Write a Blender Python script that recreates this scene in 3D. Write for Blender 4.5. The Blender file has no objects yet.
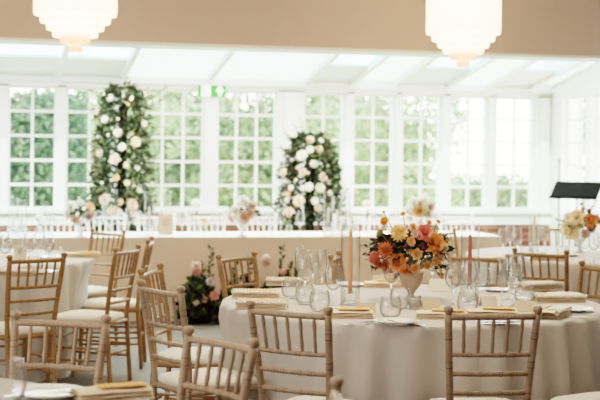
import bpy, math, random
from mathutils import Vector, Matrix
random.seed(7)
PI = math.pi
C = bpy.context.scene.collection
# ------------------------------------------------------------------ camera
F, CX, CY, EYE = 1340.0, 300.0, 155.0, 1.50
TH = math.radians(14.0); ROLL = 0.0115
RIGHT = Vector((math.cos(TH), -math.sin(TH), 0)); FWD = Vector((math.sin(TH), math.cos(TH), 0)); UP = Vector((0, 0, 1))
EYEP = Vector((0, 0, EYE))

def ray(u, v):
    du, dv = u - CX, v - CY
    a, b = du*math.cos(ROLL) + dv*math.sin(ROLL), -du*math.sin(ROLL) + dv*math.cos(ROLL)
    return FWD + RIGHT*(a/F) - UP*(b/F)
def onz(u, v, z):
    r = ray(u, v); q = EYEP + r*((z - EYE)/r.z)
    if abs(z-.752) < .002 and 11.3 < q.y < 12.02: q = EYEP + r*(12.02/r.y); q.z = z      # keep things back from the head table's front edge
    return q
def ony(u, v, y):
    r = ray(u, v); return EYEP + r*(y/r.y)
def onx(u, v, x):
    r = ray(u, v); return EYEP + r*(x/r.x)
def atd(u, v, d):
    return EYEP + ray(u, v)*d
def cam2w(x, d, z=0):
    p = RIGHT*x + FWD*d; return Vector((p.x, p.y, z))

cd = bpy.data.cameras.new('camera'); cam = bpy.data.objects.new('camera', cd); C.objects.link(cam)
cr = RIGHT*math.cos(ROLL) + UP*math.sin(ROLL); cu = -RIGHT*math.sin(ROLL) + UP*math.cos(ROLL)
M = Matrix((cr, cu, -FWD)).transposed().to_4x4(); M.translation = EYEP
cam.matrix_world = M
cd.sensor_width = 36; cd.lens = F/600*36; cd.shift_y = -(200-CY)/600.0; cd.clip_start = .05; cd.clip_end = 400
cd.dof.use_dof = True; cd.dof.focus_distance = 6.2; cd.dof.aperture_fstop = 3.3
bpy.context.scene.camera = cam

# ------------------------------------------------------------------ materials
MATS = {}
def nt(name):
    m = bpy.data.materials.new(name); m.use_nodes = True
    t = m.node_tree; t.nodes.clear()
    return m, t.nodes, t.links
def N(nodes, kind, **kw):
    n = nodes.new(kind)
    for k, v in kw.items(): setattr(n, k, v)
    return n
def pbr(name, col, rough=.6, var=.12, scale=8, metal=0, trans=0, bump=0, coat=0, stretch=(1,1,1), emit=0, spec=.5, sheen=0):
    """principled with noise colour variation, optional translucency and bump"""
    if name in MATS: return MATS[name]
    m, n, l = nt(name)
    out = N(n, 'ShaderNodeOutputMaterial'); b = N(n, 'ShaderNodeBsdfPrincipled')
    tc = N(n, 'ShaderNodeTexCoord'); mp = N(n, 'ShaderNodeMapping'); mp.inputs['Scale'].default_value = stretch
    nz = N(n, 'ShaderNodeTexNoise'); nz.inputs['Scale'].default_value = scale; nz.inputs['Detail'].default_value = 3
    l.new(tc.outputs['Object'], mp.inputs[0]); l.new(mp.outputs[0], nz.inputs['Vector'])
    mx = N(n, 'ShaderNodeMix', data_type='RGBA')
    c1 = [min(1, max(0, c*(1-var))) for c in col]; c2 = [min(1, c*(1+var)) for c in col]
    mx.inputs['A'].default_value = (*c1, 1); mx.inputs['B'].default_value = (*c2, 1)
    l.new(nz.outputs['Fac'], mx.inputs['Factor']); l.new(mx.outputs['Result'], b.inputs['Base Color'])
    b.inputs['Roughness'].default_value = rough; b.inputs['Metallic'].default_value = metal
    b.inputs['Coat Weight'].default_value = coat; b.inputs['Specular IOR Level'].default_value = spec
    if sheen: b.inputs['Sheen Weight'].default_value = sheen
    if emit:
        l.new(mx.outputs['Result'], b.inputs['Emission Color']); b.inputs['Emission Strength'].default_value = emit
    if bump:
        bp = N(n, 'ShaderNodeBump'); bp.inputs['Strength'].default_value = bump; bp.inputs['Distance'].default_value = .01
        l.new(nz.outputs['Fac'], bp.inputs['Height']); l.new(bp.outputs[0], b.inputs['Normal'])
    sh = b.outputs[0]
    if trans:
        tr = N(n, 'ShaderNodeBsdfTranslucent'); l.new(mx.outputs['Result'], tr.inputs['Color'])
        ms = N(n, 'ShaderNodeMixShader'); ms.inputs[0].default_value = trans
        l.new(b.outputs[0], ms.inputs[1]); l.new(tr.outputs[0], ms.inputs[2]); sh = ms.outputs[0]
    l.new(sh, out.inputs[0]); MATS[name] = m; return m
def glass(name, tint=(1,1,1), edge=.55, base=.05, rough=.02, power=1.0, blend=.35):
    """thin glass: see-through face on, brighter and more mirror-like at the rim"""
    if name in MATS: return MATS[name]
    m, n, l = nt(name)
    out = N(n, 'ShaderNodeOutputMaterial'); t = N(n, 'ShaderNodeBsdfTransparent'); g = N(n, 'ShaderNodeBsdfGlossy')
    t.inputs[0].default_value = (*tint, 1); g.inputs['Roughness'].default_value = rough
    lw = N(n, 'ShaderNodeLayerWeight'); lw.inputs['Blend'].default_value = blend
    mr = N(n, 'ShaderNodeMapRange'); mr.inputs['To Min'].default_value = base; mr.inputs['To Max'].default_value = edge
    nz = N(n, 'ShaderNodeTexNoise'); nz.inputs['Scale'].default_value = 3
    bp = N(n, 'ShaderNodeBump'); bp.inputs['Strength'].default_value = .04
    l.new(nz.outputs['Fac'], bp.inputs['Height']); l.new(bp.outputs[0], g.inputs['Normal'])
    pw = N(n, 'ShaderNodeMath', operation='POWER'); pw.inputs[1].default_value = power; l.new(lw.outputs['Facing'], pw.inputs[0]); l.new(pw.outputs[0], mr.inputs['Value'])
    ms = N(n, 'ShaderNodeMixShader'); l.new(mr.outputs[0], ms.inputs[0]); l.new(t.outputs[0], ms.inputs[1]); l.new(g.outputs[0], ms.inputs[2])
    l.new(ms.outputs[0], out.inputs[0]); MATS[name] = m; return m
def brick_mat():
    m, n, l = nt('red_brick'); out = N(n, 'ShaderNodeOutputMaterial'); b = N(n, 'ShaderNodeBsdfPrincipled')
    tc = N(n, 'ShaderNodeTexCoord'); mp = N(n, 'ShaderNodeMapping'); mp.inputs['Rotation'].default_value = (PI/2, 0, 0)
    br = N(n, 'ShaderNodeTexBrick'); br.inputs['Color1'].default_value = (.16, .04, .02, 1); br.inputs['Color2'].default_value = (.10, .026, .014, 1)
    br.inputs['Mortar'].default_value = (.24, .13, .09, 1); br.inputs['Scale'].default_value = 1; br.inputs['Brick Width'].default_value = .22
    br.inputs['Row Height'].default_value = .075; br.inputs['Mortar Size'].default_value = .008
    l.new(tc.outputs['Object'], mp.inputs[0]); l.new(mp.outputs[0], br.inputs['Vector']); l.new(br.outputs['Color'], b.inputs['Base Color'])
    b.inputs['Roughness'].default_value = .85; l.new(b.outputs[0], out.inputs[0]); return m
def floor_mat():
    m, n, l = nt('laminate_floor'); out = N(n, 'ShaderNodeOutputMaterial'); b = N(n, 'ShaderNodeBsdfPrincipled')
    tc = N(n, 'ShaderNodeTexCoord'); br = N(n, 'ShaderNodeTexBrick')
    br.inputs['Color1'].default_value = (.125, .095, .075, 1); br.inputs['Color2'].default_value = (.095, .075, .062, 1)
    br.inputs['Mortar'].default_value = (.12, .09, .07, 1); br.inputs['Scale'].default_value = 1; br.inputs['Brick Width'].default_value = 1.6
    br.inputs['Row Height'].default_value = .19; br.inputs['Mortar Size'].default_value = .004
    nz = N(n, 'ShaderNodeTexNoise'); nz.inputs['Scale'].default_value = 6; mp = N(n, 'ShaderNodeMapping'); mp.inputs['Scale'].default_value = (1, 9, 1)
    mx = N(n, 'ShaderNodeMix', data_type='RGBA', blend_type='MULTIPLY'); mx.inputs['Factor'].default_value = .35
    l.new(tc.outputs['Object'], br.inputs['Vector']); l.new(tc.outputs['Object'], mp.inputs[0]); l.new(mp.outputs[0], nz.inputs['Vector'])
    l.new(br.outputs['Color'], mx.inputs['A']); l.new(nz.outputs['Color'], mx.inputs['B']); l.new(mx.outputs['Result'], b.inputs['Base Color'])
    b.inputs['Roughness'].default_value = .5; b.inputs['Specular IOR Level'].default_value = .2
    l.new(b.outputs[0], out.inputs[0]); return m
def wood_mat(name, c1, c2, rough=.42):
    if name in MATS: return MATS[name]
    m, n, l = nt(name); out = N(n, 'ShaderNodeOutputMaterial'); b = N(n, 'ShaderNodeBsdfPrincipled')
    tc = N(n, 'ShaderNodeTexCoord'); mp = N(n, 'ShaderNodeMapping'); mp.inputs['Scale'].default_value = (30, 30, 4)
    nz = N(n, 'ShaderNodeTexNoise'); nz.inputs['Scale'].default_value = 3; nz.inputs['Detail'].default_value = 5
    rp = N(n, 'ShaderNodeValToRGB'); rp.color_ramp.elements[0].position = .3; rp.color_ramp.elements[1].position = .7
    rp.color_ramp.elements[0].color = (*c1, 1); rp.color_ramp.elements[1].color = (*c2, 1)
    l.new(tc.outputs['Object'], mp.inputs[0]); l.new(mp.outputs[0], nz.inputs['Vector']); l.new(nz.outputs['Fac'], rp.inputs[0])
    l.new(rp.outputs[0], b.inputs['Base Color']); b.inputs['Roughness'].default_value = rough
    l.new(b.outputs[0], out.inputs[0]); MATS[name] = m; return m

WHITE = pbr('white_paint', (.86, .85, .81), .45, .03)
BEIGE = pbr('beige_plaster', (.53, .425, .385), .9, .04, 3)
CREAM = pbr('cream_plaster', (.78, .72, .64), .9, .04, 3)
CEILP = pbr('ceiling_paint', (.8, .78, .74), .9, .03)
BLIND = pbr('roof_blind', (.92, .9, .84), .8, .03, 2, trans=.6)
BRICK = brick_mat(); FLOORM = floor_mat()
PANE = glass('window_glass', (.97, 1, .98), .5, .03, .01)
RGLASS = glass('roof_glass', (.80, .97, 1), .35, .05, .05)
def crystal():
    m, n, l = nt('clear_glass'); out = N(n, 'ShaderNodeOutputMaterial'); g = N(n, 'ShaderNodeBsdfGlass'); g.inputs['IOR'].default_value = 1.5; g.inputs['Roughness'].default_value = .0
    t = N(n, 'ShaderNodeBsdfTransparent'); ms = N(n, 'ShaderNodeMixShader'); nz = N(n, 'ShaderNodeTexNoise'); nz.inputs['Scale'].default_value = 9
    mr = N(n, 'ShaderNodeMapRange'); mr.inputs['To Min'].default_value = .42; mr.inputs['To Max'].default_value = .52
    l.new(nz.outputs['Fac'], mr.inputs['Value']); l.new(mr.outputs[0], ms.inputs[0]); l.new(t.outputs[0], ms.inputs[1]); l.new(g.outputs[0], ms.inputs[2]); l.new(ms.outputs[0], out.inputs[0]); return m
CRYS = crystal()
def stemware():
    m, n, l = nt('stemware'); out = N(n, 'ShaderNodeOutputMaterial'); t = N(n, 'ShaderNodeBsdfTransparent'); g = N(n, 'ShaderNodeBsdfGlossy'); g.inputs['Roughness'].default_value = .01
    lw = N(n, 'ShaderNodeLayerWeight'); lw.inputs['Blend'].default_value = .5; rp = N(n, 'ShaderNodeValToRGB'); r2 = N(n, 'ShaderNodeValToRGB')
    e = rp.color_ramp.elements; e[0].position = .35; e[0].color = (.985, .985, .985, 1); e[1].position = 1; e[1].color = (.42, .42, .40, 1)
    e = r2.color_ramp.elements; e[0].position = .1; e[0].color = (.07,)*3 + (1,); e[1].position = 1; e[1].color = (.9, .9, .9, 1); k = e.new(.6); k.color = (.26, .26, .26, 1)
    nz = N(n, 'ShaderNodeTexNoise'); nz.inputs['Scale'].default_value = 6; bp = N(n, 'ShaderNodeBump'); bp.inputs['Strength'].default_value = .03; l.new(nz.outputs['Fac'], bp.inputs['Height']); l.new(bp.outputs[0], g.inputs['Normal'])
    ms = N(n, 'ShaderNodeMixShader'); l.new(lw.outputs['Facing'], rp.inputs[0]); l.new(lw.outputs['Facing'], r2.inputs[0]); l.new(rp.outputs[0], t.inputs[0]); l.new(r2.outputs[0], ms.inputs[0])
    l.new(t.outputs[0], ms.inputs[1]); l.new(g.outputs[0], ms.inputs[2]); l.new(ms.outputs[0], out.inputs[0]); return m
GLASS = stemware(); SGLASS = glass('stemware_glass', (.97, .975, .98), .95, .04, .0, 2.2, .5); TGLASS = glass('thin_vase_glass', (.985, .99, .99), .95, .03, .02, 2.5, .5)
WOOD = wood_mat('limewashed_wood', (.29, .195, .135), (.41, .29, .205))
WOODG = wood_mat('golden_wood', (.27, .135, .05), (.40, .215, .09))
WOODBLOOM = wood_mat('bloom_white_wood', (.78, .74, .68), (.86, .83, .78))  # window bloom over the wooden chairs put into a whitish base colour
RING = pbr('ring_groove', (.13, .085, .05), .6)
CUSH = pbr('ivory_cushion', (.82, .77, .68), .85, .04, 20, bump=.1, sheen=.3)
CLOTH = pbr('table_linen', (.60, .555, .52), .9, .04, 60, bump=.08, trans=.12, sheen=.3)
CLOTHLIT = pbr('head_linen_lit_top', (.90, .87, .80), .9, .02, 60)  # daylight glare on the cloth's top put into its colour
CLOTHSHADE = pbr('head_linen_shade_side', (.86, .68, .56), .9, .03, 60, bump=.06, trans=.35)  # same cloth: warm light on its shaded sides put into the colour
NAPK = pbr('napkin_linen', (.84, .69, .53), .9, .05, 40, bump=.15)
NAPW = pbr('napkin_frill', (.84, .78, .68), .9, .05, 60, bump=.2)
PEACH = pbr('peach_card', (.80, .42, .14), .8, .06)
CARD = pbr('cream_card', (.80, .72, .60), .8, .03)
CARDT = pbr('kraft_card', (.68, .53, .37), .85, .04)
CHINA = pbr('white_china', (.86, .85, .83), .15, .02, coat=.5)
STEEL = pbr('cutlery_steel', (.62, .6, .58), .18, .05, metal=1)
BLACK = pbr('black_metal', (.005, .005, .005), .85, spec=.05)
STONE = pbr('taupe_stoneware', (.58, .43, .32), .6, .08, 12, bump=.1)
IVORYW = pbr('ivory_wax', (.86, .80, .68), .4, .02, trans=.3)
PEACHW = pbr('peach_wax', (.92, .48, .28), .45, .03, trans=.2)
ROSEW = pbr('dusty_rose_wax', (.56, .17, .14), .45, .03, trans=.2)
GREEN = pbr('sign_green', (.008, .30, .03), .5, .03, emit=.5)
SIGNW = pbr('sign_white', (.95, .97, .93), .4, .01, emit=1.2)
INK = pbr('grey_ink', (.35, .30, .26), .8)
LAMPG = pbr('lit_glass_fringe', (1, .86, .66), .5, .03, 30, trans=.3, emit=2.6)
LAMPT = pbr('lit_glass_tip', (1, .62, .40), .5, .03, 30, trans=.3, emit=1.3)
BRASS = pbr('lamp_metal', (.55, .45, .32), .3, .05, metal=1)
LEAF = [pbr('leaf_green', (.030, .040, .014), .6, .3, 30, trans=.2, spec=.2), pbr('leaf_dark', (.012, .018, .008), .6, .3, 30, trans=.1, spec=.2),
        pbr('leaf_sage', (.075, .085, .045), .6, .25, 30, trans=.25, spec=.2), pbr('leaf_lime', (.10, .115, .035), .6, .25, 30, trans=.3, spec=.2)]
LEAFB = pbr('leaf_burgundy', (.05, .018, .015), .5, .3, 30, trans=.2)
TWIG = pbr('twig_brown', (.10, .065, .035), .8)
STEMG = pbr('stem_green', (.13, .17, .05), .6)
TREEM = [pbr('tree_leaf_a', (.20, .22, .105), .6, .3, 2, trans=.45), pbr('tree_leaf_b', (.085, .10, .05), .6, .3, 2, trans=.4), pbr('tree_leaf_c', (.33, .35, .19), .6, .25, 2, trans=.5)]
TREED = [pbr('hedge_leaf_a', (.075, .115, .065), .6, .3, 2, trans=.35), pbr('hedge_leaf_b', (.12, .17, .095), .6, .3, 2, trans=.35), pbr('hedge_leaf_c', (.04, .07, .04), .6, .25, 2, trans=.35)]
BARK = pbr('bark', (.16, .11, .07), .9, .3, 6)
LAWN = pbr('lawn', (.26, .38, .09), .9, .25, 3)
PAL = {'white': (.88, .85, .74), 'cream': (.88, .72, .48), 'blush': (.82, .56, .46), 'peach': (.85, .45, .22), 'pink': (.74, .34, .30), 'coral': (.74, .22, .17),
       'orange': (.82, .33, .11), 'rust': (.66, .22, .10), 'yellow': (.88, .66, .34), 'marigold': (.86, .42, .07), 'apricot': (.85, .50, .22), 'lilac': (.62, .48, .48), 'plum': (.16, .05, .06), 'olive': (.30, .27, .10)}
def petal(c):
    return pbr('petal_'+c, PAL[c], .6, .14, 40, trans=.25)

# ------------------------------------------------------------------ mesh building
class MB:
    def __init__(s): s.v = []; s.f = []; s.m = []
    def add(s, vs, fs, mi=0, T=None):
        o = len(s.v)
        if T is not None: vs = [tuple(T @ Vector(p)) for p in vs]
        s.v += [tuple(p) for p in vs]; s.f += [tuple(i+o for i in f) for f in fs]; s.m += [mi]*len(fs); return s
    def box(s, c, d, mi=0, T=None, taper=1.0):
        x, y, z = [k/2 for k in d]; t = taper
        vs = [(-x,-y,-z),(x,-y,-z),(x,y,-z),(-x,y,-z),(-x*t,-y*t,z),(x*t,-y*t,z),(x*t,y*t,z),(-x*t,y*t,z)]
        vs = [(a+c[0], b+c[1], e+c[2]) for a, b, e in vs]
        return s.add(vs, [(3,2,1,0),(4,5,6,7),(0,1,5,4),(1,2,6,5),(2,3,7,6),(3,0,4,7)], mi, T)
    def lathe(s, prof, seg=20, mi=0, T=None, cap=True):
        vs, fs = [], []
        for r, z in prof:
            for k in range(seg):
                a = 2*PI*k/seg; vs.append((r*math.cos(a), r*math.sin(a), z))
        for i in range(len(prof)-1):
            for k in range(seg):
                fs.append((i*seg+k, i*seg+(k+1) % seg, (i+1)*seg+(k+1) % seg, (i+1)*seg+k))
        if cap:
            if prof[0][0] > 1e-4: fs.append(tuple(range(seg-1, -1, -1)))
            if prof[-1][0] > 1e-4: fs.append(tuple((len(prof)-1)*seg+k for k in range(seg)))
        return s.add(vs, fs, mi, T)
    def tube(s, pts, rad, seg=8, mi=0, T=None):
        pts = [Vector(p) for p in pts]; n = len(pts)
        if not isinstance(rad, (list, tuple)): rad = [rad]*n
        vs, fs = [], []; ref = None
        for i, p in enumerate(pts):
            d = (pts[min(i+1, n-1)] - pts[max(i-1, 0)]).normalized()
            if ref is None:
                ref = Vector((0, 0, 1)) if abs(d.z) < .9 else Vector((1, 0, 0))
            a = d.cross(ref).normalized(); b = a.cross(d).normalized(); ref = b
            for k in range(seg):
                t = 2*PI*k/seg; vs.append(p + (a*math.cos(t) + b*math.sin(t))*rad[i])
        for i in range(n-1):
            for k in range(seg):
                fs.append((i*seg+k, (i+1)*seg+k, (i+1)*seg+(k+1) % seg, i*seg+(k+1) % seg))
        fs.append(tuple(range(seg))); fs.append(tuple((n-1)*seg+k for k in range(seg-1, -1, -1)))
        return s.add(vs, fs, mi, T)
    def quadpatch(s, fn, nu, nv, mi=0, T=None):
        vs = [fn(i/nu, j/nv) for j in range(nv+1) for i in range(nu+1)]
        fs = [(j*(nu+1)+i, j*(nu+1)+i+1, (j+1)*(nu+1)+i+1, (j+1)*(nu+1)+i) for j in range(nv) for i in range(nu)]
        return s.add(vs, fs, mi, T)
    def leaf(s, p, d, n, L, W, mi=0):
        """pointed leaf from p along d, face normal about n"""
        d = d.normalized(); sd = d.cross(n)
        if sd.length < 1e-4: sd = d.cross(Vector((.3, .8, .5)))
        sd.normalize(); n2 = sd.cross(d).normalized()
        vs = [p, p + d*L*.4 + sd*W*.5 + n2*L*.05, p + d*L*.45 - n2*L*.03, p + d*L*.4 - sd*W*.5 + n2*L*.05, p + d*L - n2*L*.12]
        return s.add(vs, [(0, 1, 2), (0, 2, 3), (1, 4, 2), (2, 4, 3)], mi)
    def mesh(s, name, mats, smooth=True):
        me = bpy.data.meshes.new(name); me.from_pydata(s.v, [], s.f)
        for m in (mats if isinstance(mats, (list, tuple)) else [mats]): me.materials.append(m)
        me.polygons.foreach_set('material_index', s.m); me.polygons.foreach_set('use_smooth', [smooth]*len(s.f)); me.update(); return me
    def build(s, name, mats, parent=None, loc=None, rot=None, smooth=True, auto=None):
        me = s.mesh(name, mats, smooth)
        if auto: me.set_sharp_from_angle(angle=math.radians(auto))
        return link(name, me, parent, loc, rot)
def link(name, me, parent=None, loc=None, rot=None, scale=None):
    o = bpy.data.objects.new(name, me); C.objects.link(o)
    if parent is not None: o.parent = parent
    if loc is not None: o.location = loc
    if rot is not None: o.rotation_euler = rot
    if scale is not None: o.scale = (scale,)*3
    return o
def tag(o, label, cat, group=None):
    o['label'] = label; o['category'] = cat
    if group: o['group'] = group
    return o
def thing(name, label, cat, loc=(0,0,0), rz=0, group=None):
    o = bpy.data.objects.new(name, None); C.objects.link(o); o.location = loc; o.rotation_euler = (0, 0, rz); o.empty_display_size = .1
    return tag(o, label, cat, group)
def struct(o): o['kind'] = 'structure'; return o
def dup(root, loc, rz, label, group=None):
    r = root.copy(); C.objects.link(r); r.location = loc; r.rotation_euler = (0, 0, rz); r['label'] = label
    if group: r['group'] = group
    elif 'group' in r: del r['group']
    def rec(src, dst):
        for ch in list(src.children):
            c = ch.copy(); C.objects.link(c); c.parent = dst; rec(ch, c)
    rec(root, r); return r
class Proto:
    """first placing uses the original, later ones copy it"""
    def __init__(s, make): s.make = make; s.o = None
    def put(s, loc, rz, label, group=None):
        if s.o is None:
            s.o = s.make(); o = s.o; o.location = loc; o.rotation_euler = (0, 0, rz); o['label'] = label
            if group: o['group'] = group
            return o
        return dup(s.o, loc, rz, label, group)
def rotto(d):
    return Vector((0, 0, 1)).rotation_difference(Vector(d).normalized()).to_euler()
def rv(s=1.0):
    while True:
        v = Vector((random.uniform(-1,1), random.uniform(-1,1), random.uniform(-1,1)))
        if .05 < v.length < 1: return v.normalized()*s

# ------------------------------------------------------------------ setting
YW, XR, XL, YR = 14.75, 6.75, -3.5, -3.0           # window wall, right wall, left wall, rear wall
b = MB(); b.box(((XL+XR)/2, (YR+YW)/2+.1, -.05), (XR-XL+.6, YW-YR+.6, .1)); struct(b.build('floor', FLOORM, smooth=False))
ZS, ZT, ZE = .84, 2.21, 2.30
xw = lambda u: ony(u, 150, YW).x
SPANS = [(8, 57, 2), (66, 114, 2), (121.5, 205, 4), (217.5, 278, 3), (304, 346, 2), (354, 396, 2), (403, 443.5, 2), (451, 490, 2), (497, 537, 2)]
spans = [(xw(a), xw(c), n) for a, c, n in SPANS]
dx = spans[1][0]-spans[0][0]; spans.insert(0, (spans[0][0]-dx, spans[0][0]-dx+(spans[0][1]-spans[0][0]), 2))
XCL = min(spans[0][0]-.5, -1.5)                                   # conservatory's left end
b = MB()                                               # dwarf wall of brick under the windows
b.box(((XCL+XR)/2, YW+.12, (ZS-.13)/2), (XR-XCL, .24, ZS-.13)); struct(b.build('wall_back', BRICK, smooth=False))
b = MB(); b.box(((XCL+XR)/2, YW+.08, ZS+.02), (XR-XCL, .30, .04)); b.box(((XCL+XR)/2, YW+.11, ZS-.065), (XR-XCL, .26, .13)); struct(b.build('trim_1', WHITE, smooth=False))
b = MB(); b.box(((XCL+XR)/2, YW+.12, (ZT+ZE)/2+.03), (XR-XCL, .24, ZE-ZT+.06)); b.box(((XCL+XR)/2, YW-.02, ZE-.01), (XR-XCL, .10, .05)); struct(b.build('trim_2', WHITE, smooth=False))
b = MB(); edges = [XCL] + [e for s in spans for e in s[:2]] + [XR]
for i in range(0, len(edges), 2):
    w = edges[i+1]-edges[i]; b.box(((edges[i]+edges[i+1])/2, YW+.12, (ZS+ZT)/2+.02), (w, .24, ZT-ZS-.0)); 
    if w > .15: b.box(((edges[i]+edges[i+1])/2, YW-.015, (ZS+ZT)/2), (w*.6, .05, ZT-ZS))
struct(b.build('trim_3', WHITE, smooth=False))
def window(k, origin, ax, width, n, nrow=5):
    """glazed window of n columns; ax = unit vector along the wall"""
    w = thing('window_%d' % k, 'x', 'x'); del w['label']; del w['category']; struct(w); w.location = origin; w.rotation_euler = (0, 0, math.atan2(ax[1], ax[0]))
    H = ZT-ZS-.04; fr = .022; f = MB()
    for x in (fr/2, width-fr/2): f.box((x, 0, H/2), (fr, .06, H))
    for z in (fr/2, H-fr/2): f.box((width/2, 0, z), (width-2*fr, .06, fr))
    fo = f.build('window_frame', WHITE, w, smooth=False)
    g = MB(); bw = .026
    for i in range(1, n): g.box((width*i/n, 0, H/2), (bw, .035, H-2*fr))
    for j in range(1, nrow): g.box((width/2, 0, H*j/nrow), (width-2*fr, .034, bw))
    g.build('glazing_bar', WHITE, fo, smooth=False)
    p = MB(); p.add([(fr, .01, fr), (width-fr, .01, fr), (width-fr, .01, H-fr), (fr, .01, H-fr)], [(0, 1, 2, 3)]); p.build('pane', PANE, w, smooth=False)
for k, (a, c, n) in enumerate(spans): window(k+1, (a, YW+.1, ZS+.04), (1, 0), c-a, n)
# right wall with two windows near the corner
ywin = [(12.35, 13.05), (13.12, 13.70), (13.84, 14.45)]
YB = 11.25; TB = .40; ZB = 2.435; ZC = 3.3
b = MB(); xr = XR+.12
b.box((xr, (YR+ywin[0][0])/2, ZC/2), (.24, ywin[0][0]-YR, ZC))
b.box((xr, (ywin[0][0]+YW+.24)/2, ZS/2), (.24, YW+.24-ywin[0][0], ZS)); b.box((xr, (ywin[0][0]+YW+.24)/2, (ZT+ZC)/2), (.24, YW+.24-ywin[0][0], ZC-ZT))
for a, c in ((13.05, 13.12), (13.70, 13.84), (14.45, YW+.24)): b.box((xr, (a+c)/2, (ZS+ZT)/2), (.24, c-a, ZT-ZS))
struct(b.build('wall_right', WHITE, smooth=False))
for k, (a, c) in enumerate(ywin): window(len(spans)+1+k, (XR+.1, a, ZS+.04), (0, 1), c-a, 2)
b = MB(); b.box((XL-.1, (YR+YB)/2, ZC/2), (.2, YB-YR, ZC)); struct(b.build('wall_left', CREAM, smooth=False))
b = MB(); b.box(((XL+XR)/2, YR-.1, ZC/2), (XR-XL+.6, .2, ZC)); struct(b.build('wall_rear', CREAM, smooth=False))
b = MB(); b.box(((XL+XR)/2, (YR+YB)/2+.2, ZC+.05), (XR-XL+.6, YB-YR+.4, .1)); struct(b.build('ceiling', CEILP, smooth=False))
b = MB(); b.box(((XL+XR)/2, YB+TB/2, (ZB+ZC)/2), (XR-XL, TB, ZC-ZB)); struct(b.build('wall_front', BEIGE, smooth=False))
b = MB(); b.box(((XL+XR)/2, YB+TB/2, ZB-.012), (XR-XL, TB+.02, .024)); struct(b.build('trim_4', WHITE, smooth=False))
b = MB(); b.box(((XL+XCL)/2, YB+TB/2, ZB/2), (XCL-XL, TB, ZB-.03)); b.box((XCL-.1, (YB+TB+YW+.24)/2, 1.55), (.2, YW+.24-YB-TB, 3.1)); struct(b.build('wall_side', WHITE, smooth=False))
# sloping conservatory roof: rafters, white boards, blinds and clear glass bays
SL = .176
def roofz(y): return ZE + .03 + SL*(YW - y)
YT = YB+TB
def roofx(u, v): 
    r = ray(u, v); t = (ZE+.03+SL*YW - EYE)/(r.z + SL*r.y); return EYEP + r*t
cuts = [(-75, 'g'), (-8, 'g'), (61, 'g'), (128, 'b'), (219, 'b'), (322, 'g'), (372, 'b2'), (420, 'g'), (478, 'b'), (522, 'g'), (570, 'b2'), (625, 'g')]
xs = [roofx(u, 66).x for u, _ in cuts]
xs[0] = XCL; xs.append(XR)
raf, brd, bl, gl = MB(), MB(), MB(), MB()
def slab(mb, x0, x1, y0, y1, th, dz=0):
    z0, z1 = roofz(y0)+dz, roofz(y1)+dz
    vs = [(x0,y0,z0),(x1,y0,z0),(x1,y1,z1),(x0,y1,z1),(x0,y0,z0+th),(x1,y0,z0+th),(x1,y1,z1+th),(x0,y1,z1+th)]
    mb.add(vs, [(3,2,1,0),(4,5,6,7),(0,1,5,4),(1,2,6,5),(2,3,7,6),(3,0,4,7)])
ym = roofx(200, 62).y
for i in range(len(xs)-1):
    slab(raf, xs[i]-.03, xs[i]+.03, YT, YW+.2, .08, -.04)
    k = cuts[i][1] if i < len(cuts) else 'g'
    x0, x1 = xs[i]+.03, xs[i+1]-.03
    if k == 'b': slab(bl, x0, x1, YT, YW-.05, .01)
    elif k == 'b2': slab(bl, x0, x1, YT, YW-.05, .01, .03)
    else:
        slab(gl, x0, x1, YT, ym, .006); slab(brd, x0, x1, ym, YW-.02, .03)
slab(raf, XCL, XR, YW-.05, YW+.22, .08, -.05)
struct(raf.build('trim_5', WHITE, smooth=False)); struct(brd.build('ceiling_board', WHITE, smooth=False)); struct(bl.build('ceiling_blind', BLIND, smooth=False)); struct(gl.build('window_roof', RGLASS, smooth=False))

# exit sign on the window header
p = ony(212.5, 90, YW-.05)
s = thing('exit_sign', 'green emergency exit sign with white doorway and upward arrow above the windows', 'exit sign', (p.x, YW-.045, p.z))
W_, H_ = .31, .15
b = MB(); b.box((0, .012, 0), (W_, .024, H_)); b.build('sign_panel', GREEN, s, smooth=False)
b = MB(); b.box((-.073, -.004, 0), (.10, .004, H_*.96))
ds = b.build('doorway_symbol', SIGNW, s, smooth=False)
b = MB(); y = -.004      # running figure inside the doorway symbol, in green
b.box((-.10, -.0075, .045), (.018, .003, .018)); b.add([(-.112, -.0075, .03), (-.088, -.0075, .033), (-.083, -.0075, -.008), (-.104, -.0075, -.012)], [(0,1,2,3)])
b.add([(-.104,-.0075,-.008),(-.09,-.0075,-.008),(-.066,-.0075,-.05),(-.08,-.0075,-.055)], [(0,1,2,3)]); b.add([(-.104,-.0075,-.012),(-.092,-.0075,-.012),(-.112,-.0075,-.055),(-.126,-.0075,-.05)], [(0,1,2,3)])
b.add([(-.09,-.0075,.03),(-.088,-.0075,.02),(-.062,-.0075,.008),(-.062,-.0075,.016)], [(0,1,2,3)])
b.build('running_figure', pbr('figure_green', (.5, .8, .5), .5, .02, emit=.5), ds, smooth=False)
b = MB(); b.add([(.045,y,.0),(.085,y,.055),(.125,y,.0),(.125,y,-.025),(.10,y,-.005),(.10,y,-.062),(.07,y,-.062),(.07,y,-.005),(.045,y,-.025)], [(0,1,2,3,4,5,6,7,8)])
b.build('arrow', SIGNW, s, smooth=False)

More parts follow.
